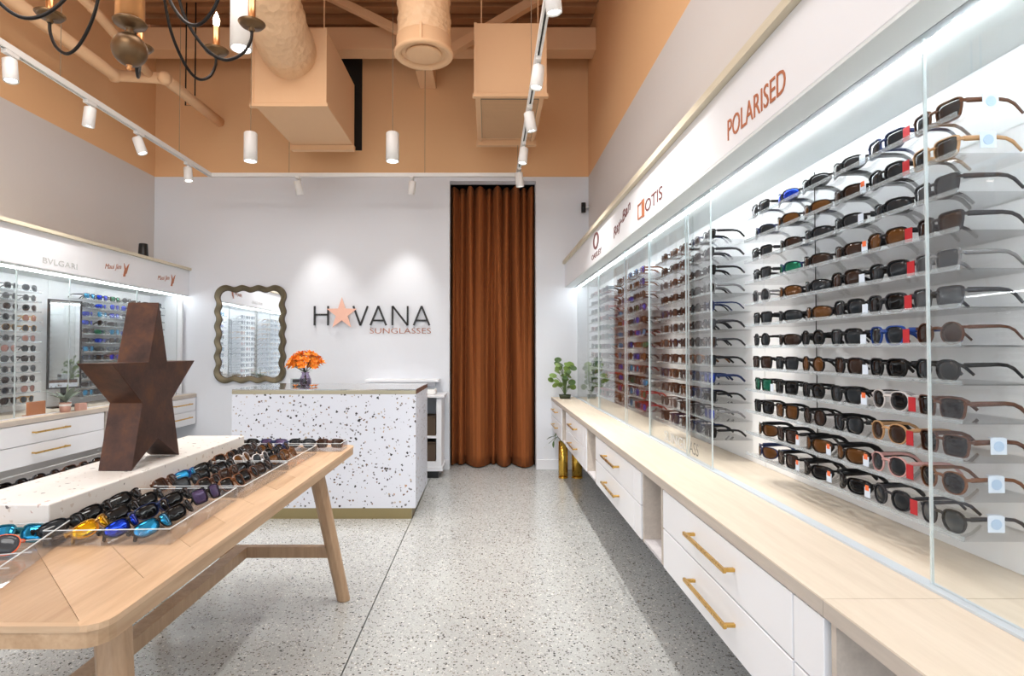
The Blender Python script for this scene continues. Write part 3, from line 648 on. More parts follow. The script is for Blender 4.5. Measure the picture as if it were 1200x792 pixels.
def frame_parts(mb, st, m):
    w, h, n, tp, gap, R, rim, th = STY[st]; t = .0042 if st != 'aviator' else .002
    for sd in (-1, 1):
        o = lens_out(st, sd, rim); i_ = lens_out(st, sd, -.0004); vs = []
        for (ring, y) in ((o, 0), (i_, -.0003), (i_, t), (o, t)): vs += [(p[0], yc(st, p[0])+y, p[1]) for p in ring]
        fs = []
        for k in range(NP):
            j = (k+1) % NP
            for q in range(4):
                A, B = q*NP, ((q+1) % 4)*NP; f_ = (A+k, A+j, B+j, B+k); fs.append(f_ if sd < 0 else f_[::-1])
        mb.add(vs, fs, m, False)
        hx = gap/2+w+rim*.5; zt = h*.5+rim+h*.27
        mb.tube([(sd*(hx-.002), yc(st, hx-.002)+.001, zt), (sd*(hx+.003), yc(st, hx)+.003, zt), (sd*(hx+.0035), yc(st, hx)+.009, zt)], .0042 if th > .004 else .002, m, 4, smooth=False)
    zb = h*.5+rim+h*.2; bh = .0035 if th > .004 else .0014; g = gap/2+.003
    mb.tube([(-g, yc(st, g)+.002, zb), (-g*.4, .001, zb+.003), (g*.4, .001, zb+.003), (g, yc(st, g)+.002, zb)], bh, m, 6, smooth=True)
    if st == 'aviator': mb.tube([(-g-.006, .003, zb+.011), (g+.006, .003, zb+.011)], bh, m, 5)
def lens_part(mb, st, sd, m):
    p = lens_out(st, sd, .0003); w, h, n, tp, gap, R, rim, th = STY[st]; cx = sd*(gap/2+w/2); cz = h/2+rim
    vs = [(cx, yc(st, cx)-.0012, cz)]+[(cx+(x-cx)*.55, yc(st, cx+(x-cx)*.55)-.0006, cz+(z-cz)*.55) for x, z in p]+[(x, yc(st, x)+.0012, z) for x, z in p]
    vs += [(x, y+.0016, z) for x, y, z in vs]; M_ = 1+2*NP; fs = []
    for k in range(NP):
        j = (k+1) % NP; f1 = [(0, 1+k, 1+j), (1+k, 1+NP+k, 1+NP+j, 1+j)]
        for q in f1:
            fs.append(q if sd > 0 else q[::-1]); q2 = tuple(M_+i for i in q); fs.append(q2[::-1] if sd > 0 else q2)
        q = (1+NP+k, M_+1+NP+k, M_+1+NP+j, 1+NP+j); fs.append(q if sd > 0 else q[::-1])
    mb.add(vs, fs, m, True)
def temple_part(mb, st, sd, m, folded=False):
    w, h, n, tp, gap, R, rim, th = STY[st]; hx = gap/2+w+rim*.5+.0035; zt = h*.5+rim+h*.27; y0 = yc(st, hx)+.008
    if not folded: P = [(hx, y0, zt), (hx+.001, y0+.03, zt+.001), (hx+.001, y0+.07, zt+.002), (hx, y0+.09, zt), (hx-.001, y0+.105, zt-.007), (hx-.003, y0+.125, zt-.026)]
    else: yy = y0+.004+(.006 if sd > 0 else 0); P = [(hx, y0, zt), (hx-.006, yy, zt), (hx-.045, yy+.001, zt), (hx-.09, yy, zt-.001), (hx-.108, yy, zt-.007), (hx-.125, yy, zt-.024)]
    P = [(sd*a, b_, c_) for a, b_, c_ in P]; r = th/2
    rs = [r*1.05, r, r*.85, r*.8, r*.85, r*.75]
    mb.tube(P, rs, m, 6, flat=(.45, 1.0) if th > .004 else (1, 1))
CACHE = {}
PH = mat('placeholder', (0, 0, 0, 1))
def cm(key, fn):
    if key not in CACHE: b_ = MB(); fn(b_); CACHE[key] = b_.mesh(key[0])
    return CACHE[key]
def inst(name, me, mats, parent=None):
    o = bpy.data.objects.new(name, me); S.collection.objects.link(o); o.parent = parent
    for i, m_ in enumerate(mats): o.material_slots[i].link = 'OBJECT'; o.material_slots[i].material = MATS[m_]
    return o
PHB = mat('placeholder_lens', (0, 0, 0, 1))
TAGS = {'red': ('tag_red', .034, .032), 'white': ('tag_white', .026, .036), 'orange': ('tag_white', .026, .036), 'round': ('tag_white', .034, .034)}
def pair(st, fr, ln, loc, rot, label, group, folded=False, detail=True, tg=None, cat='sunglasses'):
    if detail:
        t = thing('sunglasses', label, cat, loc, rot, group)
        inst('frame', cm(('frame', st), lambda b_: frame_parts(b_, st, PH)), ['frame_'+fr], t)
        for sd in (-1, 1):
            inst('lens', cm(('lens', st, sd), lambda b_: lens_part(b_, st, sd, PH)), ['lens_'+ln], t)
            inst('temple', cm(('temple', st, sd, folded), lambda b_: temple_part(b_, st, sd, PH, folded)), ['frame_'+fr], t)
        if tg:
            tm, tw, tl = TAGS[tg]; w_, h_ = STY[st][0], STY[st][1]; hx = STY[st][4]/2+w_+.008
            y0 = .028 if tg != 'round' else .045
            def tb(b_):
                if tg == 'round': b_.box(hx+.004, hx+.0052, y0, y0+tl, .004+h_*.2, .004+h_*.2+tw, tm)
                else: b_.box(hx-.001, hx+.021, .002, .0032, h_*.1, h_*.1+tw, tm)
                if tg == 'round': b_.box(hx-.006, hx+.0052, y0+.004, y0+tl-.004, .004+h_*.2+tw, .004+h_*.2+tw+.0012, tm)
                if tg == 'orange': b_.box(hx+.003, hx+.017, .0012, .0019, h_*.1+.018, h_*.1+.032, 'tag_orange')
                if tg == 'round': b_.tube([(hx+.0052, y0+tl/2, h_*.2+.021), (hx+.0062, y0+tl/2, h_*.2+.021)], .011, 'tag_blue', 14, smooth=False)
            o = bpy.data.objects.new('price_tag', cm(('tag', st, tg), tb)); S.collection.objects.link(o); o.parent = t
            o['label'] = {'red': 'red security tag', 'white': 'pale paper tag', 'orange': 'paper tag with orange square', 'round': 'white tag with round blue mark'}[tg]
        return t
    def all_(b_):
        frame_parts(b_, st, PH)
        for sd in (-1, 1): temple_part(b_, st, sd, PH, folded); lens_part(b_, st, sd, PHB)
    o = inst('sunglasses', cm(('sunglasses', st, 'all', folded), all_), ['frame_'+fr, 'lens_'+ln]); o.location = loc; o.rotation_euler = rot
    return tag(o, label, cat, group)
ORD = ['lowest', 'second lowest', 'third lowest', 'fourth lowest', 'fifth lowest', 'sixth lowest', 'sixth highest', 'fifth highest', 'fourth highest', 'third highest', 'second highest', 'top']
COL = ['nearest', 'second', 'third', 'fourth', 'fifth', 'sixth', 'seventh']
STN = {'square': 'square', 'round': 'round', 'wraparound': 'wraparound', 'classic': 'chunky', 'aviator': 'aviator', 'rounded': 'rounded'}
def lab(fr, st, ln, r, c, place): return f'{fr} {STN[st]} sunglasses, {ln} lenses, {ORD[r]} shelf, {COL[c]} column, {place}'
def stuff_pairs(items, label):
    b_ = MB()
    for (st, fr, ln, loc, rot) in items:
        T = Matrix.Translation(loc) @ Euler(rot).to_matrix().to_4x4(); k = MB()
        frame_parts(k, st, 'frame_'+fr)
        for sd in (-1, 1): lens_part(k, st, sd, 'lens_'+ln); temple_part(k, st, sd, 'frame_'+fr)
        base = len(b_.v); b_.v += [T @ v for v in k.v]; mp = [b_.mi(mm) for mm in k.mats]
        b_.f += [[i+base for i in f_] for f_ in k.f]; b_.m += [mp[i] for i in k.m]; b_.sm += k.sm
    return b_.obj('sunglasses', label=label, cat='sunglasses', kind='stuff')
# bay 1: hand-set table, column 0 nearest; rows from the top
B1 = [ # (style, frame, lens, tag) rows top -> bottom
 [('square', 'brown', 'grey', 'round'), ('square', 'tan', 'grey', 'round'), ('square', 'charcoal', 'smoke', None), ('square', 'charcoal', 'brown', None), ('square', 'grey', 'smoke', None), ('square', 'charcoal', 'smoke', None),
  ('round', 'brown', 'brown', None), ('rounded', 'black', 'grey', None), ('square', 'brown', 'black', None), ('square', 'brown', 'black', 'round'), ('rounded', 'tortoise', 'black', 'round'), ('rounded', 'charcoal', 'smoke', 'round')],
 [('square', 'navy', 'grey', 'red'), ('classic', 'black', 'grey', 'red'), ('wraparound', 'black', 'grey', None), ('classic', 'black', 'amber', 'red'), ('classic', 'black', 'grey', 'red'), ('classic', 'charcoal', 'black', 'red'),
  ('classic', 'blue', 'grey', 'red'), ('classic', 'black', 'black', None), ('rounded', 'clear', 'black', 'red'), ('rounded', 'tan', 'brown', 'red'), ('rounded', 'pink', 'grey', 'red'), ('rounded', 'charcoal', 'grey', 'red')],
 [('wraparound', 'black', 'grey', 'white'), ('wraparound', 'black', 'brown', 'orange'), ('wraparound', 'black', 'grey', 'white'), ('wraparound', 'black', 'brown', 'orange'), ('classic', 'black', 'brown', 'white'), ('classic', 'black', 'grey', 'white'),
  ('classic', 'black', 'grey', 'white'), ('classic', 'black', 'brown', 'white'), ('classic', 'black', 'grey', 'orange'), ('classic', 'black', 'grey', None), ('wraparound', 'black', 'amber', 'orange'), ('wraparound', 'black', 'black', 'orange')],
 [('wraparound', 'black', 'grey', None), ('wraparound', 'black', 'amber', None), ('wraparound', 'black', 'grey', None), ('wraparound', 'black', 'brown', None), ('wraparound', 'black', 'grey', None), ('wraparound', 'black', 'amber', None),
  ('round', 'black', 'black', None), ('round', 'black', 'amber', None), ('rounded', 'black', 'black', None), ('round', 'black', 'brown', None), ('wraparound', 'black', 'amber', 'orange'), ('wraparound', 'black', 'black', 'orange')],
 [('wraparound', 'black', 'blue', None), ('wraparound', 'black', 'amber', None), ('wraparound', 'black', 'brown', None), ('wraparound', 'navy', 'green', None), ('wraparound', 'black', 'amber', None), ('wraparound', 'black', 'grey', None),
  ('wraparound', 'black', 'brown', None), ('square', 'black', 'grey', None), ('square', 'black', 'black', None), ('square', 'black', 'amber', None), ('square', 'black', 'brown', 'orange'), ('square', 'black', 'brown', 'orange')],
 [('square', 'black', 'grey', None), ('wraparound', 'navy', 'grey', None), ('square', 'black', 'grey', None), ('square', 'black', 'grey', None), ('round', 'grey', 'grey', None), ('square', 'black', 'grey', None),
  ('round', 'black', 'grey', None), ('square', 'black', 'brown', None), ('square', 'black', 'green', 'white'), ('square', 'black', 'black', None), ('wraparound', 'black', 'amber', None), ('wraparound', 'navy', 'amber', None)]]
for c_, col in enumerate(B1):
    for r_, (st, fr, ln, tg) in enumerate(col):
        r = 11-r_
        pair(st, fr, ln, (.998+random.uniform(-.004, .004), BAYS_R[0][0]+PITCH*c_+random.uniform(-.006, .006), ROW_R[r]), (0, 0, -PI/2+random.uniform(-.05, .05)),
             lab(fr, st, ln, r, c_, 'nearest right bay'), 'sunglasses in the nearest right bay', tg=tg)
def rnd(pal_f, pal_l, sts): return random.choice(sts), random.choice(pal_f), random.choice(pal_l)
far = []
for bi, (ys, n) in enumerate(BAYS_R[1:]):
    for c_ in range(n):
        for r in range(12):
            if bi == 0: st, fr, ln = rnd(['black']*5+['charcoal', 'tortoise', 'grey', 'navy'], ['grey', 'black', 'brown', 'grey', 'smoke', 'blue'] if c_ == 0 and r < 4 else ['grey', 'black', 'brown', 'smoke'], ['classic', 'square', 'rounded', 'round'])
            elif bi == 1: st, fr, ln = rnd(['black', 'navy', 'black', 'tortoise', 'silver', 'red'], ['blue', 'teal', 'grey', 'amber', 'green', 'brown', 'blue'], ['wraparound', 'wraparound', 'square', 'aviator'])
            else: st, fr, ln = rnd(['black', 'brown', 'teal', 'red', 'navy'], ['grey', 'violet', 'green', 'black'], ['wraparound', 'square', 'classic'])
            loc = (.998, ys+PITCH*c_+random.uniform(-.006, .006), ROW_R[r]); rot = (0, 0, -PI/2+random.uniform(-.05, .05))
            if bi == 2: far.append((st, fr, ln, loc, rot)); continue
            pl = ['second right bay', 'third right bay'][bi]
            pair(st, fr, ln, loc, rot, lab(fr, st, ln, r, c_, pl), f'sunglasses in the {pl}', detail=(bi == 0 and c_ < 2))
stuff_pairs(far, 'sunglasses crowded on the farthest right shelves by the plant')
fl = []
for bi, (ys, n) in enumerate(BAYS_L):
    for c_ in range(n):
        for r in range(12):
            if bi == 1: st, fr, ln = rnd(['silver', 'gold', 'black', 'silver', 'grey'], ['smoke', 'grey', 'smoke', 'brown', 'rose'], ['aviator', 'aviator', 'round', 'rounded'])
            elif bi == 2: st, fr, ln = rnd(['black', 'black', 'charcoal', 'navy', 'grey'], ['blue', 'teal', 'green', 'grey', 'smoke', 'blue', 'brown'] if c_ < 4 else ['grey', 'smoke', 'brown'], ['wraparound', 'square', 'wraparound', 'aviator'])
            else: st, fr, ln = rnd(['black', 'brown', 'gold'], ['grey', 'brown', 'smoke'], ['square', 'round', 'classic'])
            loc = (-3.345, ys+PITCH*c_+random.uniform(-.006, .006), ROW_L[r]); rot = (0, 0, PI/2+random.uniform(-.05, .05))
            if bi == 1 or (bi == 2 and c_ == 0):
                pl = 'left edge rack' if bi == 1 else 'rack behind the star'
                pair(st, fr, ln, loc, rot, lab(fr, st, ln, r, c_, pl), f'sunglasses in the {pl}', detail=False)
            else: fl.append((st, fr, ln, loc, rot))
stuff_pairs(fl, 'dark and blue sunglasses on the left wall shelves behind the star')

# ================================================================ TABLE
TX0, TX1, TY0, TY1, TZ = -1.75, -.70, 1.045, 3.03, .75
TB = thing('display_table', 'oak display table with splayed legs carrying the star', 'table', (-1.19, 2.0, 0))
RD = .045
def rrect(x0, x1, y0, y1, r, k=4):
    pts = []
    for (cx, cy, a0) in ((x1-r, y0+r, -90), (x1-r, y1-r, 0), (x0+r, y1-r, 90), (x0+r, y0+r, 180)):
        for i in range(k+1): a = math.radians(a0+90*i/k); pts.append((cx+r*math.cos(a), cy+r*math.sin(a)))
    return pts
def plate(pts, z0, z1, m):
    n = len(pts); b_ = MB(); b_.add([(p[0], p[1], z0) for p in pts]+[(p[0], p[1], z1) for p in pts], [list(range(n-1, -1, -1)), list(range(n, 2*n))]+[(i, (i+1) % n, n+(i+1) % n, n+i) for i in range(n)], m); return b_
def clip(poly, nx, ny, d):
    out = []
    for i in range(len(poly)):
        a, b_ = poly[i], poly[(i+1) % len(poly)]; da = a[0]*nx+a[1]*ny-d; db = b_[0]*nx+b_[1]*ny-d
        if da <= 0: out.append(a)
        if (da < 0) != (db < 0) and abs(da-db) > 1e-9: t = da/(da-db); out.append((a[0]+(b_[0]-a[0])*t, a[1]+(b_[1]-a[1])*t))
    return out
BW = .055; BY = .016
outer = rrect(TX0, TX1, TY0, TY1, RD)
child(plate(rrect(TX0+.002, TX1-.002, TY0+.002, TY1-.002, RD), TZ-.042, TZ-.0125, 'oak'), 'core_board', TB)
# border boards, mitred
cx_, cy_ = TX0+BW, TY0+BY
for k in range(4):
    if k == 0: pl = clip(outer, -1, 0, -(TX1-BW)); pl = clip(pl, -1, -1, -(TX1-BW)-(TY0+BY)); pl = clip(pl, -1, 1, -(TX1-BW)+(TY1-BY)); mm = 'oak_light'
    if k == 1: pl = clip(outer, 1, 0, TX0+BW); pl = clip(pl, 1, -1, (TX0+BW)-(TY0+BY)); pl = clip(pl, 1, 1, (TX0+BW)+(TY1-BY)); mm = 'oak'
    if k == 2: pl = clip(outer, 0, 1, TY0+BY); pl = clip(pl, -1, 1, -(TX0+BW)+(TY0+BY)); pl = clip(pl, 1, 1, (TX1-BW)+(TY0+BY)); mm = 'oak_cross'
    if k == 3: pl = clip(outer, 0, -1, -(TY1-BY)); pl = clip(pl, -1, -1, -(TX0+BW)-(TY1-BY)); pl = clip(pl, 1, -1, (TX1-BW)-(TY1-BY)); mm = 'oak_cross'
    child(plate(pl, TZ-.012, TZ, mm), 'border_board', TB)
# chevron boards
xm = (TX0+TX1)/2; pw = .14; s2 = math.sqrt(.5)
for side in (0, 1):
    xa, xb = (TX0+BW, xm) if side == 0 else (xm, TX1-BW)
    sq = [(xa+.0004, TY0+BY+.0004), (xb-.0004, TY0+BY+.0004), (xb-.0004, TY1-BY-.0004), (xa+.0004, TY1-BY-.0004)]
    nx, ny = (s2, s2) if side == 1 else (-s2, s2)
    v = -3.0; i = 0
    while v < 5:
        pl = clip(clip(sq, nx, ny, v+pw-.0006), -nx, -ny, -(v+.0006))
        if len(pl) > 2:
            child(plate(pl, TZ-.012, TZ-.0002*(i % 2), ['oak_light', 'oak', 'oak_light'][i % 3]), 'board', TB)
        v += pw; i += 1
def leg(top, foot, w0, w1):
    m = MB(); vs = []
    for (c, w_) in ((foot, w1), (top, w0)):
        for i in range(8): a = 2*PI*(i+.5)/8; vs.append((c[0]+w_*math.cos(a), c[1]+w_*math.sin(a), c[2]))
    m.add(vs, [(7, 6, 5, 4, 3, 2, 1, 0), (8, 9, 10, 11, 12, 13, 14, 15)]+[(i, (i+1) % 8, 8+(i+1) % 8, 8+i) for i in range(8)], 'oak_leg'); return m
for (tx, ty, fx, fy) in ((-.85, 2.80, -.722, 2.886), (-1.53, 2.80, -1.656, 2.9), (-.85, 1.30, -.735, 1.20), (-1.53, 1.30, -1.656, 1.20)):
    bevel(child(leg((tx, ty, TZ-.0425), (fx, fy, 0), .039, .033), 'leg', TB), .004)
for yy in (2.86, 1.24):
    m = MB(); m.box(-1.61, -.775, yy-.02, yy+.02, .225, .277, 'oak_leg'); child(m, 'cross_rail', TB)
m = MB(); m.box(-1.252, -1.19, 1.2605, 2.8395, .225, .277, 'oak_leg'); child(m, 'long_stretcher', TB)
for yy in (2.78, 1.30):
    m = MB(); m.box(-1.60, -.80, yy-.03, yy+.03, TZ-.075, TZ-.0425, 'oak_leg'); child(m, 'top_rail', TB)
# riser and star
RZ0, RZ1 = TZ, .838
R = MB(); R.box(-1.445, -1.172, 1.535, 2.76, RZ0+.0005, RZ1, 'riser_terrazzo'); bevel(R.obj('terrazzo_riser', label='long low pale terrazzo plinth lying on the oak table under the star', cat='plinth'), .004)
yc0 = 2.10
def Y(o): return yc0+o
star_pts = [(0, .587), (.058, .368), (.26, .368), (.095, .226), (.15, 0), (.0, .088), (-.15, 0), (-.095, .226), (-.26, .368), (-.058, .368)]
st_ = MB(); n = len(star_pts)
ZS = RZ1+.0005
vs = [(-1.21, yc0+p[0], ZS+p[1]) for p in star_pts]+[(-1.325, yc0+p[0], ZS+p[1]) for p in star_pts]
cen = [(-1.21, yc0, ZS+.26), (-1.325, yc0, ZS+.26)]
fs = []
for i in range(n):
    j = (i+1) % n; fs += [(2*n, j, i), (2*n+1, n+i, n+j), (i, j, n+j, n+i)]
st_.add(vs+cen, fs, 'rust'); so = st_.obj('star_sculpture', label='large rusted steel five-pointed star standing on the pale plinth', cat='sculpture'); 
bm = bmesh.new(); bm.from_mesh(so.data); bmesh.ops.recalc_face_normals(bm, faces=bm.faces); bm.to_mesh(so.data); bm.free(); bevel(so, .0015, 1)

# ---- trays
def tray(x0, y0, w_, d_, rot, label, cols=4, h=.042, group='clear acrylic trays on the oak table', rows=1):
    t = thing('acrylic_tray', label, 'tray', (x0, y0, TZ+.0005), (0, 0, rot), group); th = .003
    def wall(nm, a, b_, c, d): 
        m = MB(); m.box(a, b_, c, d, th, h-.002, 'tray_acrylic'); m.box(a, b_, c, d, h-.002, h, 'tray_edge'); m.obj(nm, t)
    MB().box(-w_, 0, 0, d_, 0, th, 'tray_acrylic').obj('base', t)
    wall('side_wall', -w_, 0, 0, th); wall('side_wall', -w_, 0, d_-th, d_); wall('side_wall', -th, 0, th, d_-th); wall('side_wall', -w_, -w_+th, th, d_-th)
    for i in range(1, cols): x = -w_+w_*i/cols; m = MB(); m.box(x-.001, x+.001, th, d_-th, th, h*.7, 'tray_acrylic'); m.obj('divider', t)
    return t
def put(t, lx, ly, rz, tilt, st, fr, ln, label, group, z=.012, dt=True):
    o = Vector(t.location); R_ = Matrix.Rotation(t.rotation_euler.z, 3, 'Z'); p = o+R_ @ Vector((lx, ly, z))
    pair(st, fr, ln, p, (tilt, 0, t.rotation_euler.z+rz), label, group, folded=True, detail=dt)
tB = tray(-.815, 1.475, .315, .44, .05, 'clear acrylic tray of shiny wraparounds, nearest beside the plinth')
tC = tray(-.822, 1.935, .305, .42, 0, 'clear acrylic tray in the middle of the row beside the plinth')
tD = tray(-.825, 2.375, .30, .39, 0, 'clear acrylic tray at the far end of the row beside the plinth')
tA = tray(-1.112, 1.565, .62, .0, 0, 'x', 1) if False else None
spec = {(0, 0): ('wraparound', 'black', 'teal'), (1, 0): ('wraparound', 'black', 'blue'), (2, 0): ('wraparound', 'gold', 'yellow'), (3, 0): ('wraparound', 'black', 'grey'), (0, 2): ('square', 'black', 'violet'), (3, 1): ('wraparound', 'black', 'black'), (1, 1): ('wraparound', 'navy', 'black')}
CW = ['aisle side column', 'second column from aisle', 'second column from plinth', 'plinth side column']
RWN = ['front row', 'middle row', 'back row']
for ti, (t, nm, ww) in enumerate(((tB, 'nearest', .315), (tC, 'middle', .305), (tD, 'farthest', .30))):
    for c_ in range(4):
        for r_ in range(3):
            if ti == 2 and (c_, r_) == (0, 2): continue
            if ti == 0: st, fr, ln = spec.get((c_, r_), ('wraparound', 'black', random.choice(['grey', 'black', 'black'])))
            elif ti == 1: st, fr, ln = (random.choice(['classic', 'square', 'wraparound']), random.choice(['black', 'charcoal', 'black', 'tortoise', 'brown']), random.choice(['grey', 'black', 'black', 'brown']))
            else: st, fr, ln = (random.choice(['rounded', 'square', 'classic']), random.choice(['black', 'tortoise', 'clear', 'charcoal', 'navy']), random.choice(['amber', 'black', 'grey', 'brown']))
            if ti == 1 and (c_, r_) == (3, 1): st, fr, ln = 'wraparound', 'blue', 'teal'
            if ti == 1 and (c_, r_) == (3, 0): st, fr, ln = 'classic', 'brown', 'brown'
            dd = [.44, .42, .39][ti]
            put(t, -ww*(c_+.5)/4-.012, dd*(r_+.5)/3, PI/2+random.uniform(-.1, .1)-.12, -.5+random.uniform(-.1, .1), st, fr, ln, f'folded {fr} {STN[st]} sunglasses, {ln} lenses, {RWN[r_]}, {CW[c_]}, {nm} tray', f'sunglasses in the {nm} table tray', z=.020)
# near-left tray, turned
tA = tray(-1.095, 1.555, .64, .0, 0, 'x', 1) if False else None
ta = thing('acrylic_tray', 'large clear acrylic tray turned askew at the front left corner of the table', 'tray', (-1.115, 1.535, TZ+.0005), (0, 0, math.radians(16)), 'clear acrylic trays on the oak table')
def wl(nm, a, b_, c, d, h=.046): m = MB(); m.box(a, b_, c, d, .003, h-.002, 'tray_acrylic'); m.box(a, b_, c, d, h-.002, h, 'tray_edge'); m.obj(nm, ta)
MB().box(-.52, 0, -.40, 0, 0, .003, 'tray_acrylic').obj('base', ta)
wl('side_wall', -.52, 0, -.003, 0); wl('side_wall', -.52, 0, -.40, -.397); wl('side_wall', -.003, 0, -.397, -.003); wl('side_wall', -.52, -.517, -.397, -.003)
for i in range(1, 4): wl('divider', -.517, -.003, -.4*i/4-.001, -.4*i/4+.001, .03)
rowsA = [[('classic', 'teal', 'teal'), ('classic', 'red', 'brown'), ('square', 'black', 'grey')], [('aviator', 'orange', 'smoke'), ('square', 'navy', 'grey'), ('classic', 'brown', 'brown')], [('classic', 'navy', 'black'), ('rounded', 'charcoal', 'grey'), ('round', 'black', 'grey')], [('wraparound', 'black', 'grey'), ('wraparound', 'navy', 'blue'), ('classic', 'black', 'black')]]
for r_, row in enumerate(rowsA):
    for c_, (st, fr, ln) in enumerate(row):
        put(ta, -.105-.155*c_-.02*r_, -.05-.095*r_, random.uniform(-.06, .06)-.1, -.62, st, fr, ln, f'folded {fr} {STN[st]} sunglasses, {ln} lenses, {["back", "second", "third", "front"][r_]} row, {["right", "middle", "left"][c_]} of the askew tray', 'sunglasses in the askew tray')
# far-end tray and trays left of the plinth
te = tray(-.715, 2.80, .0, .0, 0, 'x', 1) if False else None
te = tray(-.72, 2.81, .86, .13, 0, 'long clear acrylic tray of dark glasses across the far table end', 6)
for i in range(6):
    fr = ['brown', 'black', 'navy', 'black', 'brown', 'charcoal'][i]; ln = ['brown', 'grey', 'violet', 'black', 'brown', 'grey'][i]
    put(te, -.075-.142*i, .055, random.uniform(-.06, .06), -.5, 'classic' if i % 2 else 'square', fr, ln, f'folded {fr} sunglasses, {ln} lenses, {["right end", "second from right", "third from right", "third from left", "second from left", "left end"][i]} of the far-end tray', 'sunglasses in the far-end tray')
tl = tray(-1.455, 1.62, .27, 1.10, 0, 'clear acrylic tray half hidden behind the plinth on its left', 2)
for i in range(7):
    fr = ['black', 'black', 'charcoal', 'brown', 'black', 'brown', 'black'][i]
    put(tl, -.07, .10+.145*i, PI/2, -.35, 'classic' if i % 2 else 'rounded', fr, 'black' if i % 2 else 'brown', f'folded {fr} sunglasses peeking over the plinth, {COL[i]} from the front', 'sunglasses behind the plinth', z=.03)

# ================================================================ RECEPTION DESK
DX0, DX1, DY0, DY1, DZ = -1.905, -.537, 4.26, 5.06, .957
D = thing('reception_desk', 'white speckled terrazzo reception desk with bronze plinth and mirrored top', 'desk', ((DX0+DX1)/2, (DY0+DY1)/2, 0))
m = MB(); m.box(DX0, DX1, DY0, DY1, .078, DZ-.036, 'desk_terrazzo'); bevel(child(m, 'body', D), .002)
m = MB(); m.box(DX0+.03, DX1-.03, DY0+.002, DY1-.03, 0, .0775, 'bronze_plinth'); child(m, 'plinth', D, 'bronze metal plinth')
m = MB(); m.box(DX0, DX1, DY0-.001, DY0+.012, DZ-.0355, DZ-.008, 'bronze_edge'); child(m, 'edge_band', D, 'dull brass front edge band')
m = MB(); m.box(DX1-.012, DX1+.001, DY0+.0125, DY1, DZ-.0355, DZ-.006, 'brown_edge'); child(m, 'side_band', D, 'dark brown side edge')
m = MB(); m.box(DX0, DX1-.0125, DY0+.0125, DY1, DZ-.0355, DZ-.0085, 'brown_edge'); m.box(DX0, DX1, DY0, DY1, DZ-.008, DZ, 'desk_top'); child(m, 'top', D, 'mirrored glass top')
m = MB(); m.box(-1.72, -1.57, 4.98, 5.05, DZ+.0003, DZ+.045, 'mid_grey'); m.box(-1.70, -1.59, 4.974, 4.979, DZ+.01, DZ+.038, 'black_plastic'); bevel(m.obj('card_terminal', label='small grey device at the left end of the reception desk', cat='device'), .004)
# flowers
FV = thing('flower_vase', 'glass vase of orange flowers standing on the reception desk', 'flowers', (-1.475, 4.62, DZ+.0005))
MB().lathe([(0, 0), (.034, 0), (.046, .02), (.048, .05), (.034, .085), (.026, .10), (.034, .115), (.031, .115), (.024, .10), (.03, .085), (.044, .05), (.042, .02), (.03, .004), (0, .004)], 'vase_glass', n=24, caps=False).obj('vase', FV)
sm = MB()
heads = []
for i in range(58):
    a = random.uniform(0, 2*PI); u = random.uniform(0, 1); el = math.acos(1-u*1.05); r_ = random.uniform(.085, .125)
    p = Vector((math.sin(el)*math.cos(a)*r_*1.12, math.sin(el)*math.sin(a)*r_*.9, .165+math.cos(el)*r_*.85)); heads.append(p)
    if i % 3 == 0: sm.tube([(random.uniform(-.015, .015), random.uniform(-.015, .015), .02), (0, 0, .11), (p.x*.6, p.y*.6, .13+.5*(p.z-.13)), p], .0022, 'dark_stem', 5)
o = sm.obj('stems', FV); o['kind'] = 'stuff'
fm = MB()
for k in range(6):
    T = Matrix.Rotation(2*PI*k/6, 4, 'Z') @ Matrix.Rotation(-.5, 4, 'Y')
    fm.add([(0, 0, 0), (.012, -.0085, .002), (.024, -.004, 0), (.026, .0, .002), (.024, .004, 0), (.012, .0085, .002), (.012, 0, -.002)], [(0, 1, 6), (1, 2, 3, 6), (6, 3, 4, 5), (0, 6, 5)], 'petal' if k % 2 else 'petal_light', True, T)
fm.lathe([(0, -.002), (.005, 0), (.004, .006), (0, .008)], 'petal_light', n=8, caps=False)
fme = fm.mesh('flower')
for p in heads:
    o = bpy.data.objects.new('flower', fme); S.collection.objects.link(o); o.parent = FV; o.location = p
    d = (p-Vector((0, 0, .13))).normalized(); q = d.to_track_quat('Z', 'Y').to_euler(); o.rotation_euler = (q.x+random.uniform(-.3, .3), q.y, q.z); o.scale = (1.5,)*3
def leaf_mesh(l, w_, m, bend=.25, k=6):
    b_ = MB(); vs = []; fs = []
    for i in range(k+1):
        t = i/k; ww = w_/2*math.sin(PI*min(1, t*.94+.06))**.7 if t < 1 else 0.0005
        x = l*t; z = -bend*l*t*t
        vs += [(x, -ww, z+.12*ww), (x, 0, z), (x, ww, z+.12*ww)]
    for i in range(k):
        a = i*3; fs += [(a, a+3, a+4, a+1), (a+1, a+4, a+5, a+2)]
    b_.add(vs, fs, m, True); return b_.mesh('leaf')
lf_d = leaf_mesh(.06, .022, 'leaf_dark')
for i in range(7):
    o = bpy.data.objects.new('leaf', lf_d); S.collection.objects.link(o); o.parent = FV; o.location = (0, 0, .115); o.rotation_euler = (0, -.5+.3*random.random(), i*.9)
# fallen blossoms on the desk
for (x, y) in ((-1.535, 4.56), (-1.40, 4.55), (-1.385, 4.60)):
    t = thing('fallen_blossom', ['orange blossom lying left of the vase', 'orange blossom lying right of the vase, nearer', 'orange blossom lying right of the vase, farther'][[-1.535, -1.40, -1.385].index(x)], 'flower', (x, y, DZ+.003))
    o = bpy.data.objects.new('flower', fme); S.collection.objects.link(o); o.parent = t
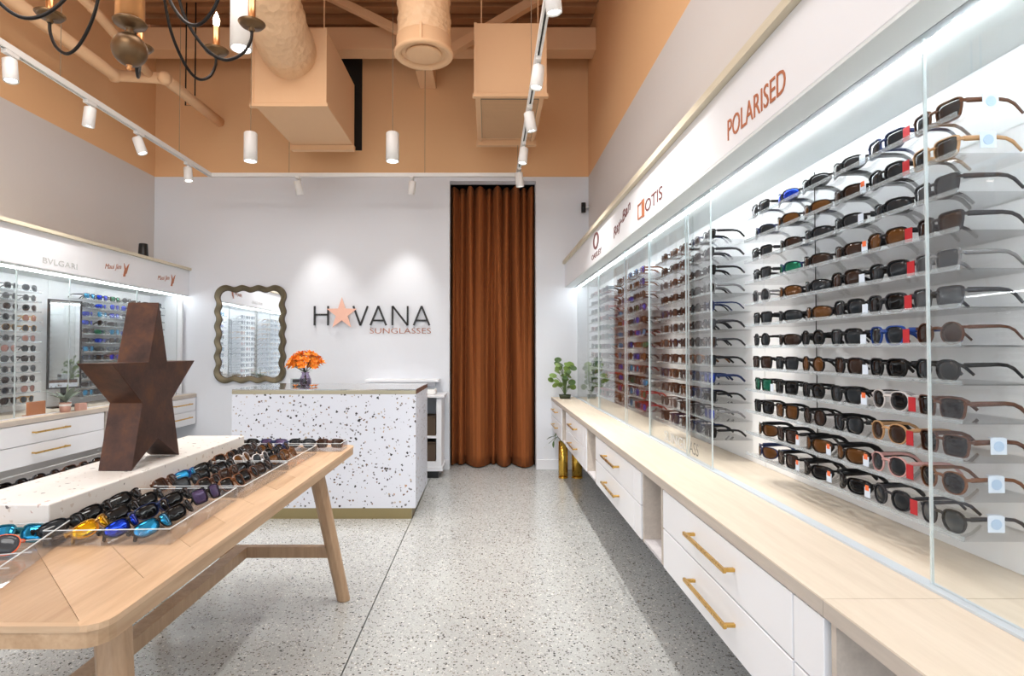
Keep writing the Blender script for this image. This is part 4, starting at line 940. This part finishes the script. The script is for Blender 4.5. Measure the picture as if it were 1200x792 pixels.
# cabinet behind desk
K = thing('storage_cabinet', 'white open cabinet with wicker baskets behind the reception desk', 'cabinet', (-.85, 5.8, 0))
x0, x1, y0, y1 = -1.25, -.455, 5.60, 5.985
m = MB(); m.box(x0-.015, x1+.03, y0-.03, y1, .785, .81, 'white_laminate'); bevel(child(m, 'top', K), .004)
for x in (x0, -.70, x1-.05): m = MB(); m.box(x, x+.05, y0, y1-.001, .11, .784, 'white_laminate'); child(m, 'upright', K)
m = MB(); m.box(x0+.05, x1-.05, y1-.012, y1-.001, .15, .78, 'white_laminate'); child(m, 'back_board', K)
for z in (.15, .40): 
    for a, b_ in ((x0+.0505, -.7005), (-.6495, x1-.0505)): m = MB(); m.box(a, b_, y0, y1-.013, z-.04 if z < .2 else z-.012, z+.012, 'white_laminate'); child(m, 'shelf', K)
m = MB(); m.box(x0-.01, x1+.012, y0-.012, y1-.002, .07, .1095, 'white_laminate'); child(m, 'base_rail', K)
m = MB(); m.box(x0+.03, x1-.03, y0+.01, y1-.03, 0, .0695, 'black_plastic'); child(m, 'base', K, 'black recessed base')
for z in (.1625, .4125):
    for a, b_ in ((x0+.06, -.71), (-.64, x1-.06)):
        t = thing('wicker_basket', f'dark wicker basket on the {"lower" if z < .2 else "upper"} cabinet shelf, {"left" if a < -1 else "right"}', 'basket', ((a+b_)/2, y0+.16, z), group='wicker baskets in the white cabinet')
        w_ = (b_-a)/2; m = MB(); m.box(-w_, w_, -.15, .15, 0, .18, 'basket'); m.obj('body', t)
        m = MB(); m.tube([(-w_, -.153, .183), (w_, -.153, .183)], .006, 'basket', 6); m.obj('rim', t)
m = MB(); m.box(-1.25, -.50, 5.80, YB-.001, .925, .95, 'white_laminate'); m.box(-1.2, -.55, 5.98, YB-.001, .87, .925, 'white_laminate'); bevel(m.obj('wall_ledge', label='white wall ledge behind the reception desk above the cabinet', cat='shelf'), .003)
t = thing('desk_phone', 'small white office machine on the cabinet top beside the desk', 'device', (-.60, 5.72, .8105))
m = MB(); m.box(-.10, .08, -.08, .10, 0, .05, 'white_metal'); bevel(m.obj('body', t), .01); m = MB(); m.box(-.08, .06, -.06, .06, .0505, .056, 'mid_grey'); m.obj('keypad', t)
t.name = 'office_machine'

# ================================================================ WALL SIGN, MIRROR, CURTAIN
PX = YB/FPX
def bx(px): return (px-572)*PX
def bz(py): return 1.25+(410-py)*PX
SG = thing('wall_lettering', 'thin black HAVANA lettering with rose star on the back wall', 'sign', (bx(436), YB, bz(370)))
def strokes(name, segs, th, m, lab_=None, y0=YB-.03, y1=YB-.018):
    k = MB()
    for (a, b_) in segs:
        p = Vector((bx(a[0]), bz(a[1]))); q = Vector((bx(b_[0]), bz(b_[1]))); d = (q-p).normalized(); n_ = Vector((-d.y, d.x))*th/2
        k.prism([(p-n_)[:], (q-n_)[:], (q+n_)[:], (p+n_)[:]], y0, y1, m)
    for (a, b_) in segs[:1]: k.box(bx(a[0])-.003, bx(a[0])+.003, y1, YB-.0005, bz(a[1])-.02, bz(a[1])-.014, m)
    return child(k, name, SG, lab_)
T0, B0 = 358.7, 381.3
strokes('letter', [((369.3, T0), (369.3, B0)), ((385, T0), (385, B0)), ((369.3, 368.8), (385, 368.8))], .019, 'dark_print', 'letter H')
strokes('letter', [((414.5, T0), (422.8, B0)), ((431.3, T0), (422.8, B0))], .019, 'dark_print', 'letter V')
for (x0_, x1_) in ((434.5, 453), (485, 503.5)):
    xm_ = (x0_+x1_)/2; strokes('letter', [((x0_, B0), (xm_, T0)), ((x1_, B0), (xm_, T0)), ((x0_+3.4, 375.6), (x1_-3.4, 375.6))], .019, 'dark_print', 'letter A')
strokes('letter', [((460.3, B0), (460.3, T0)), ((478, B0), (478, T0)), ((460.3, T0), (478, B0))], .019, 'dark_print', 'letter N')
sp = []
for i in range(10):
    a = PI/2+2*PI*i/10; r_ = .165 if i % 2 == 0 else .066; sp.append((bx(401.5)+r_*math.cos(a), bz(368)+r_*1.05*math.sin(a)))
k = MB(); k.prism(sp, YB-.045, YB-.033, 'rose_print'); k.box(bx(401.5)-.004, bx(401.5)+.004, YB-.033, YB-.0005, bz(368)-.004, bz(368)+.004, 'rose_print')
child(k, 'star_emblem', SG, 'rose gold five-pointed star replacing the first A')
text('lettering', 'SUNGLASSES', bx(505)-bx(433.5), .056, 'copper_print', (bx(433.5)-SG.location.x, -.004, bz(390.7)-SG.location.z), 'back', SG, 'small rose lettering reading SUNGLASSES', offset=-.012)
# mirror with scalloped frame
MX, MZ = bx(294), bz(391.5)
def wavy(hw, hh, r, amp, nx=4, nz=6, k=14):
    """rounded rectangle outline with scallops along its sides"""
    pts = []
    def side(p, q, nrm, nw):
        for i in range(nw*k):
            t = i/(nw*k); s_ = amp*(math.cos(2*PI*t*nw)-1)*-.5; s_ = -amp*.5*(1-math.cos(2*PI*t*nw))
            pts.append((p[0]+(q[0]-p[0])*t+nrm[0]*s_, p[1]+(q[1]-p[1])*t+nrm[1]*s_))
    def arc(c, a0):
        for i in range(9): a = math.radians(a0+90*i/9); pts.append((c[0]+r*math.cos(a), c[1]+r*math.sin(a)))
    side((-hw+r, -hh), (hw-r, -hh), (0, -1), nx-1); arc((hw-r, -hh+r), -90)
    side((hw, -hh+r), (hw, hh-r), (1, 0), nz-1); arc((hw-r, hh-r), 0)
    side((hw-r, hh), (-hw+r, hh), (0, 1), nx-1); arc((-hw+r, hh-r), 90)
    side((-hw, hh-r), (-hw, -hh+r), (-1, 0), nz-1); arc((-hw+r, -hh+r), 180)
    return pts
MR = thing('wavy_mirror', 'wall mirror in a scalloped dull bronze frame beside the desk', 'mirror', (MX, YB-.001, MZ))
hw, hh = .375, .515
rings = [(wavy(hw, hh, .12, .02), 0, 'mirror_rim'), (wavy(hw+.0, hh+.0, .12, .022), -.03, 'mirror_rim'), (wavy(hw-.012, hh-.012, .112, .022), -.04, 'mirror_frame'), (wavy(hw-.035, hh-.035, .095, .021), -.034, 'mirror_frame'), (wavy(hw-.055, hh-.055, .08, .020), -.026, 'mirror_frame'), (wavy(hw-.062, hh-.062, .075, .020), -.012, 'mirror_rim')]
fr_ = MB()
for (a, b_) in zip(rings[:-1], rings[1:]):
    n = len(a[0]); vs = [(p[0], a[1], p[1]) for p in a[0]]+[(p[0], b_[1], p[1]) for p in b_[0]]
    fr_.add(vs, [(i, (i+1) % n, n+(i+1) % n, n+i) for i in range(n)], b_[2], True)
fr_.obj('frame', MR)
gl_ = MB(); pts = wavy(hw-.058, hh-.058, .078, .020); n = len(pts)
gl_.add([(0, -.014, 0)]+[(p[0], -.014, p[1]) for p in pts], [(0, 1+i, 1+(i+1) % n) for i in range(n)], 'mirror'); gl_.obj('mirror_glass', MR)
# curtain
cu = MB(); nx_, nz_ = 150, 26; vs = []
cw = CX1-CX0
FB = [(-.02, .5), (.06, .45), (.17, 1.0), (.48, .35), (.54, .95), (.73, 1.05), (1.02, 0)]   # fold valleys along the hem, with crest height
FT = [(-.02, .8), (.09, .5), (.18, 1.0), (.28, .9), (.42, .5), (.50, 1.0), (.62, .7), (.72, 1.0), (.84, .6), (.92, .9), (1.02, 0)]
def folds(u, V, amp):
    for (a, h), (b_, _) in zip(V[:-1], V[1:]):
        if a <= u <= b_: return amp*h*max(0.0, math.sin(PI*(u-a)/(b_-a)))**.85
    return 0
for j in range(nz_+1):
    tz = j/nz_; z = .012+(CZ-.03)*tz
    for i in range(nx_+1):
        u = i/nx_
        top = tz**1.3
        dpt = (1-top)*folds(u, FB, .25)+top*folds(u, FT, .19)+.004*math.sin(2*PI*23*u+3*tz)
        x = CX0+.004+cw*u*.992
        vs.append((x, YB+.31-dpt, z))
fs = []
for j in range(nz_):
    for i in range(nx_): a = j*(nx_+1)+i; fs.append((a, a+1, a+nx_+2, a+nx_+1))
cu.add(vs, fs, 'velvet', True); co = cu.obj('curtain', label='floor-length rust velvet curtain filling the doorway in the back wall', cat='curtain')
sd_ = co.modifiers.new('solid', 'SOLIDIFY'); sd_.thickness = .003
# camera dome on the wall corner
t = thing('security_camera', 'small black security camera on white bracket at right wall corner', 'camera', (1.02, 5.96, 2.74))
MB().tube([(-.02, 0, -.05), (-.02, 0, .05)], .024, 'black_plastic', 14).obj('body', t); MB().tube([(0, 0, 0), (.040, .0, .01)], .012, 'white_metal', 10).obj('bracket', t)
t = thing('speaker', 'small black round speaker standing on top of the left display', 'speaker', (-3.28, 5.42, 2.1105))
MB().lathe([(0, 0), (.046, 0), (.046, .006), (.038, .145), (.034, .15), (0, .15)], 'black_plastic', n=22, caps=False).obj('body', t); MB().lathe([(.047, .002), (.047, .012)], 'mid_grey', n=22).obj('base_ring', t)

# ================================================================ PLANTS AND SMALL ITEMS
def plant(loc, label, pot_fn, leaves, cat='potted plant', name='potted_plant'):
    t = thing(name, label, cat, loc); pot_fn(t); 
    for (me, p, rot, s_) in leaves:
        o = bpy.data.objects.new('leaf', me); S.collection.objects.link(o); o.parent = t; o.location = p; o.rotation_euler = rot; o.scale = (s_,)*3
    return t
def round_leaf(r, m):
    b_ = MB(); n = 12; b_.add([(0, 0, -.006)]+[(r*math.cos(2*PI*i/n)*1.1, r*.8*math.sin(2*PI*i/n), .0) for i in range(n)], [(0, 1+i, 1+(i+1) % n) for i in range(n)], m, True); return b_.mesh('leaf')
rl = round_leaf(.036, 'leaf'); rld = round_leaf(.034, 'leaf_dark'); lv = []; stm = MB()
random.seed(11)
for i in range(28):
    a = random.uniform(0, 2*PI); h = random.uniform(.06, .33) if i else .34; r_ = random.uniform(.05, .17)*(1-.4*h/.34)
    p = Vector((min(r_*math.cos(a), .085), r_*math.sin(a)*(1 if math.sin(a) < 0 else .9), .05+h)); stm.tube(catmull([(0, 0, .03), (p.x*.4, p.y*.4, .05+h*.7), p], 4), .0025, 'stem', 5)
    lv.append((rl if i % 3 else rld, p, (random.uniform(.6, 1.3), random.uniform(-.4, .4), random.uniform(-.8, .8)), random.uniform(.8, 1.15)))
def potA(t):
    MB().lathe([(0, 0), (.05, 0), (.062, .04), (.058, .04), (.05, .03), (0, .03)], 'dark_stem', n=20, caps=False).obj('pot', t); o = stm.obj('stems', t); o['kind'] = 'stuff'
plant((.775, 5.78, RZ+.0005), 'bushy round-leaved green plant at the far end of the right counter', potA, lv)
for i, (x, y, r_, h) in enumerate(((.735, 5.62, .046, .355), (.87, 5.62, .052, .355))):
    t = thing('brass_vase', ['tall brass cylinder vase on the floor, left of the two', 'tall brass cylinder vase on the floor, right of the two'][i], 'vase', (x, y, 0), group='brass floor vases')
    MB().lathe([(0, 0), (r_, 0), (r_, h), (r_*.93, h), (r_*.93, h-.05), (0, h-.05)], 'gold', n=32, caps=False).obj('body', t)
    MB().lathe([(r_*1.02, 0), (r_*1.02, .012)], 'gold', n=32).obj('base_ring', t)
    if i == 0:
        sb = MB()
        for k_, (dx, dy, dz) in enumerate(((-.10, -.02, .05), (-.14, .0, -.02), (-.06, -.03, .10), (-.09, .02, .0))):
            p = Vector((dx, dy, h+dz)); sb.tube(catmull([(0, 0, h-.04), (dx*.4, dy, h+.05+dz*.4), p], 4), .0025, 'stem', 5)
            o = bpy.data.objects.new('leaf', lf_d); S.collection.objects.link(o); o.parent = t; o.location = p; o.rotation_euler = (.5, .2+.2*k_, PI+.4*k_); o.scale = (1.2,)*3
        o = sb.obj('stems', t); o['kind'] = 'stuff'
# left counter: framed mirror, small box, pot plant
t = thing('table_mirror', 'tall rectangular mirror in a thin dark frame on the left display', 'mirror', (-3.36, 4.54, LZ+.0005), (0, 0, -.33))
MB().box(-.006, 0, -.12, .12, .16, .84, 'mirror').obj('mirror_glass', t)
k = MB()
for (a, b_, c, d) in ((-.13, .13, .84, .85), (-.13, .13, .15, .16), (-.13, -.12, .16, .84), (.12, .13, .16, .84)): k.box(-.012, .006, a, b_, c, d, 'black_metal')
k.obj('frame', t); MB().box(-.05, .03, -.1, .1, 0, .01, 'black_metal').obj('foot', t); MB().box(-.018, -.0125, -.02, .02, .01, .15, 'black_metal').obj('stem', t)
k = MB(); k.box(-3.17, -3.15, 3.93, 4.08, LZ+.0005, LZ+.095, 'box_orange'); k.box(-3.2, -3.15, 3.93, 4.08, LZ+.0004, LZ+.006, 'box_orange'); bevel(k.obj('display_block', label='small amber display block on left counter below the rack', cat='display block'), .003)
ll = leaf_mesh(.12, .030, 'leaf_grey', .35); lv = []
for i in range(9): lv.append((ll, (0, 0, .075), (0, -1.0+.12*(i % 4), i*.72), random.uniform(.8, 1.5)))
def potB(t):
    MB().lathe([(0, 0), (.032, 0), (.038, .07), (.034, .07), (.03, .055), (0, .055)], 'pot_pink', n=20, caps=False).obj('pot', t); MB().lathe([(.0375, .045), (.0385, .06)], 'pot_white', n=20, caps=False).obj('pot_band', t); MB().tube([(0, 0, .05), (.01, .01, .12), (.0, .02, .2)], .003, 'stem', 5).obj('stem', t)
plant((-3.10, 4.20, LZ+.0005), 'small grey-green plant in a pink pot on left counter', potB, lv)
k = MB(); k.box(-3.09, -3.03-.02, 4.28, 4.36, LZ+.0005, LZ+.055, 'pot_pink'); bevel(k.obj('ceramic_cube', label='small pink patterned cube beside the pot on left counter', cat='ornament'), .003)
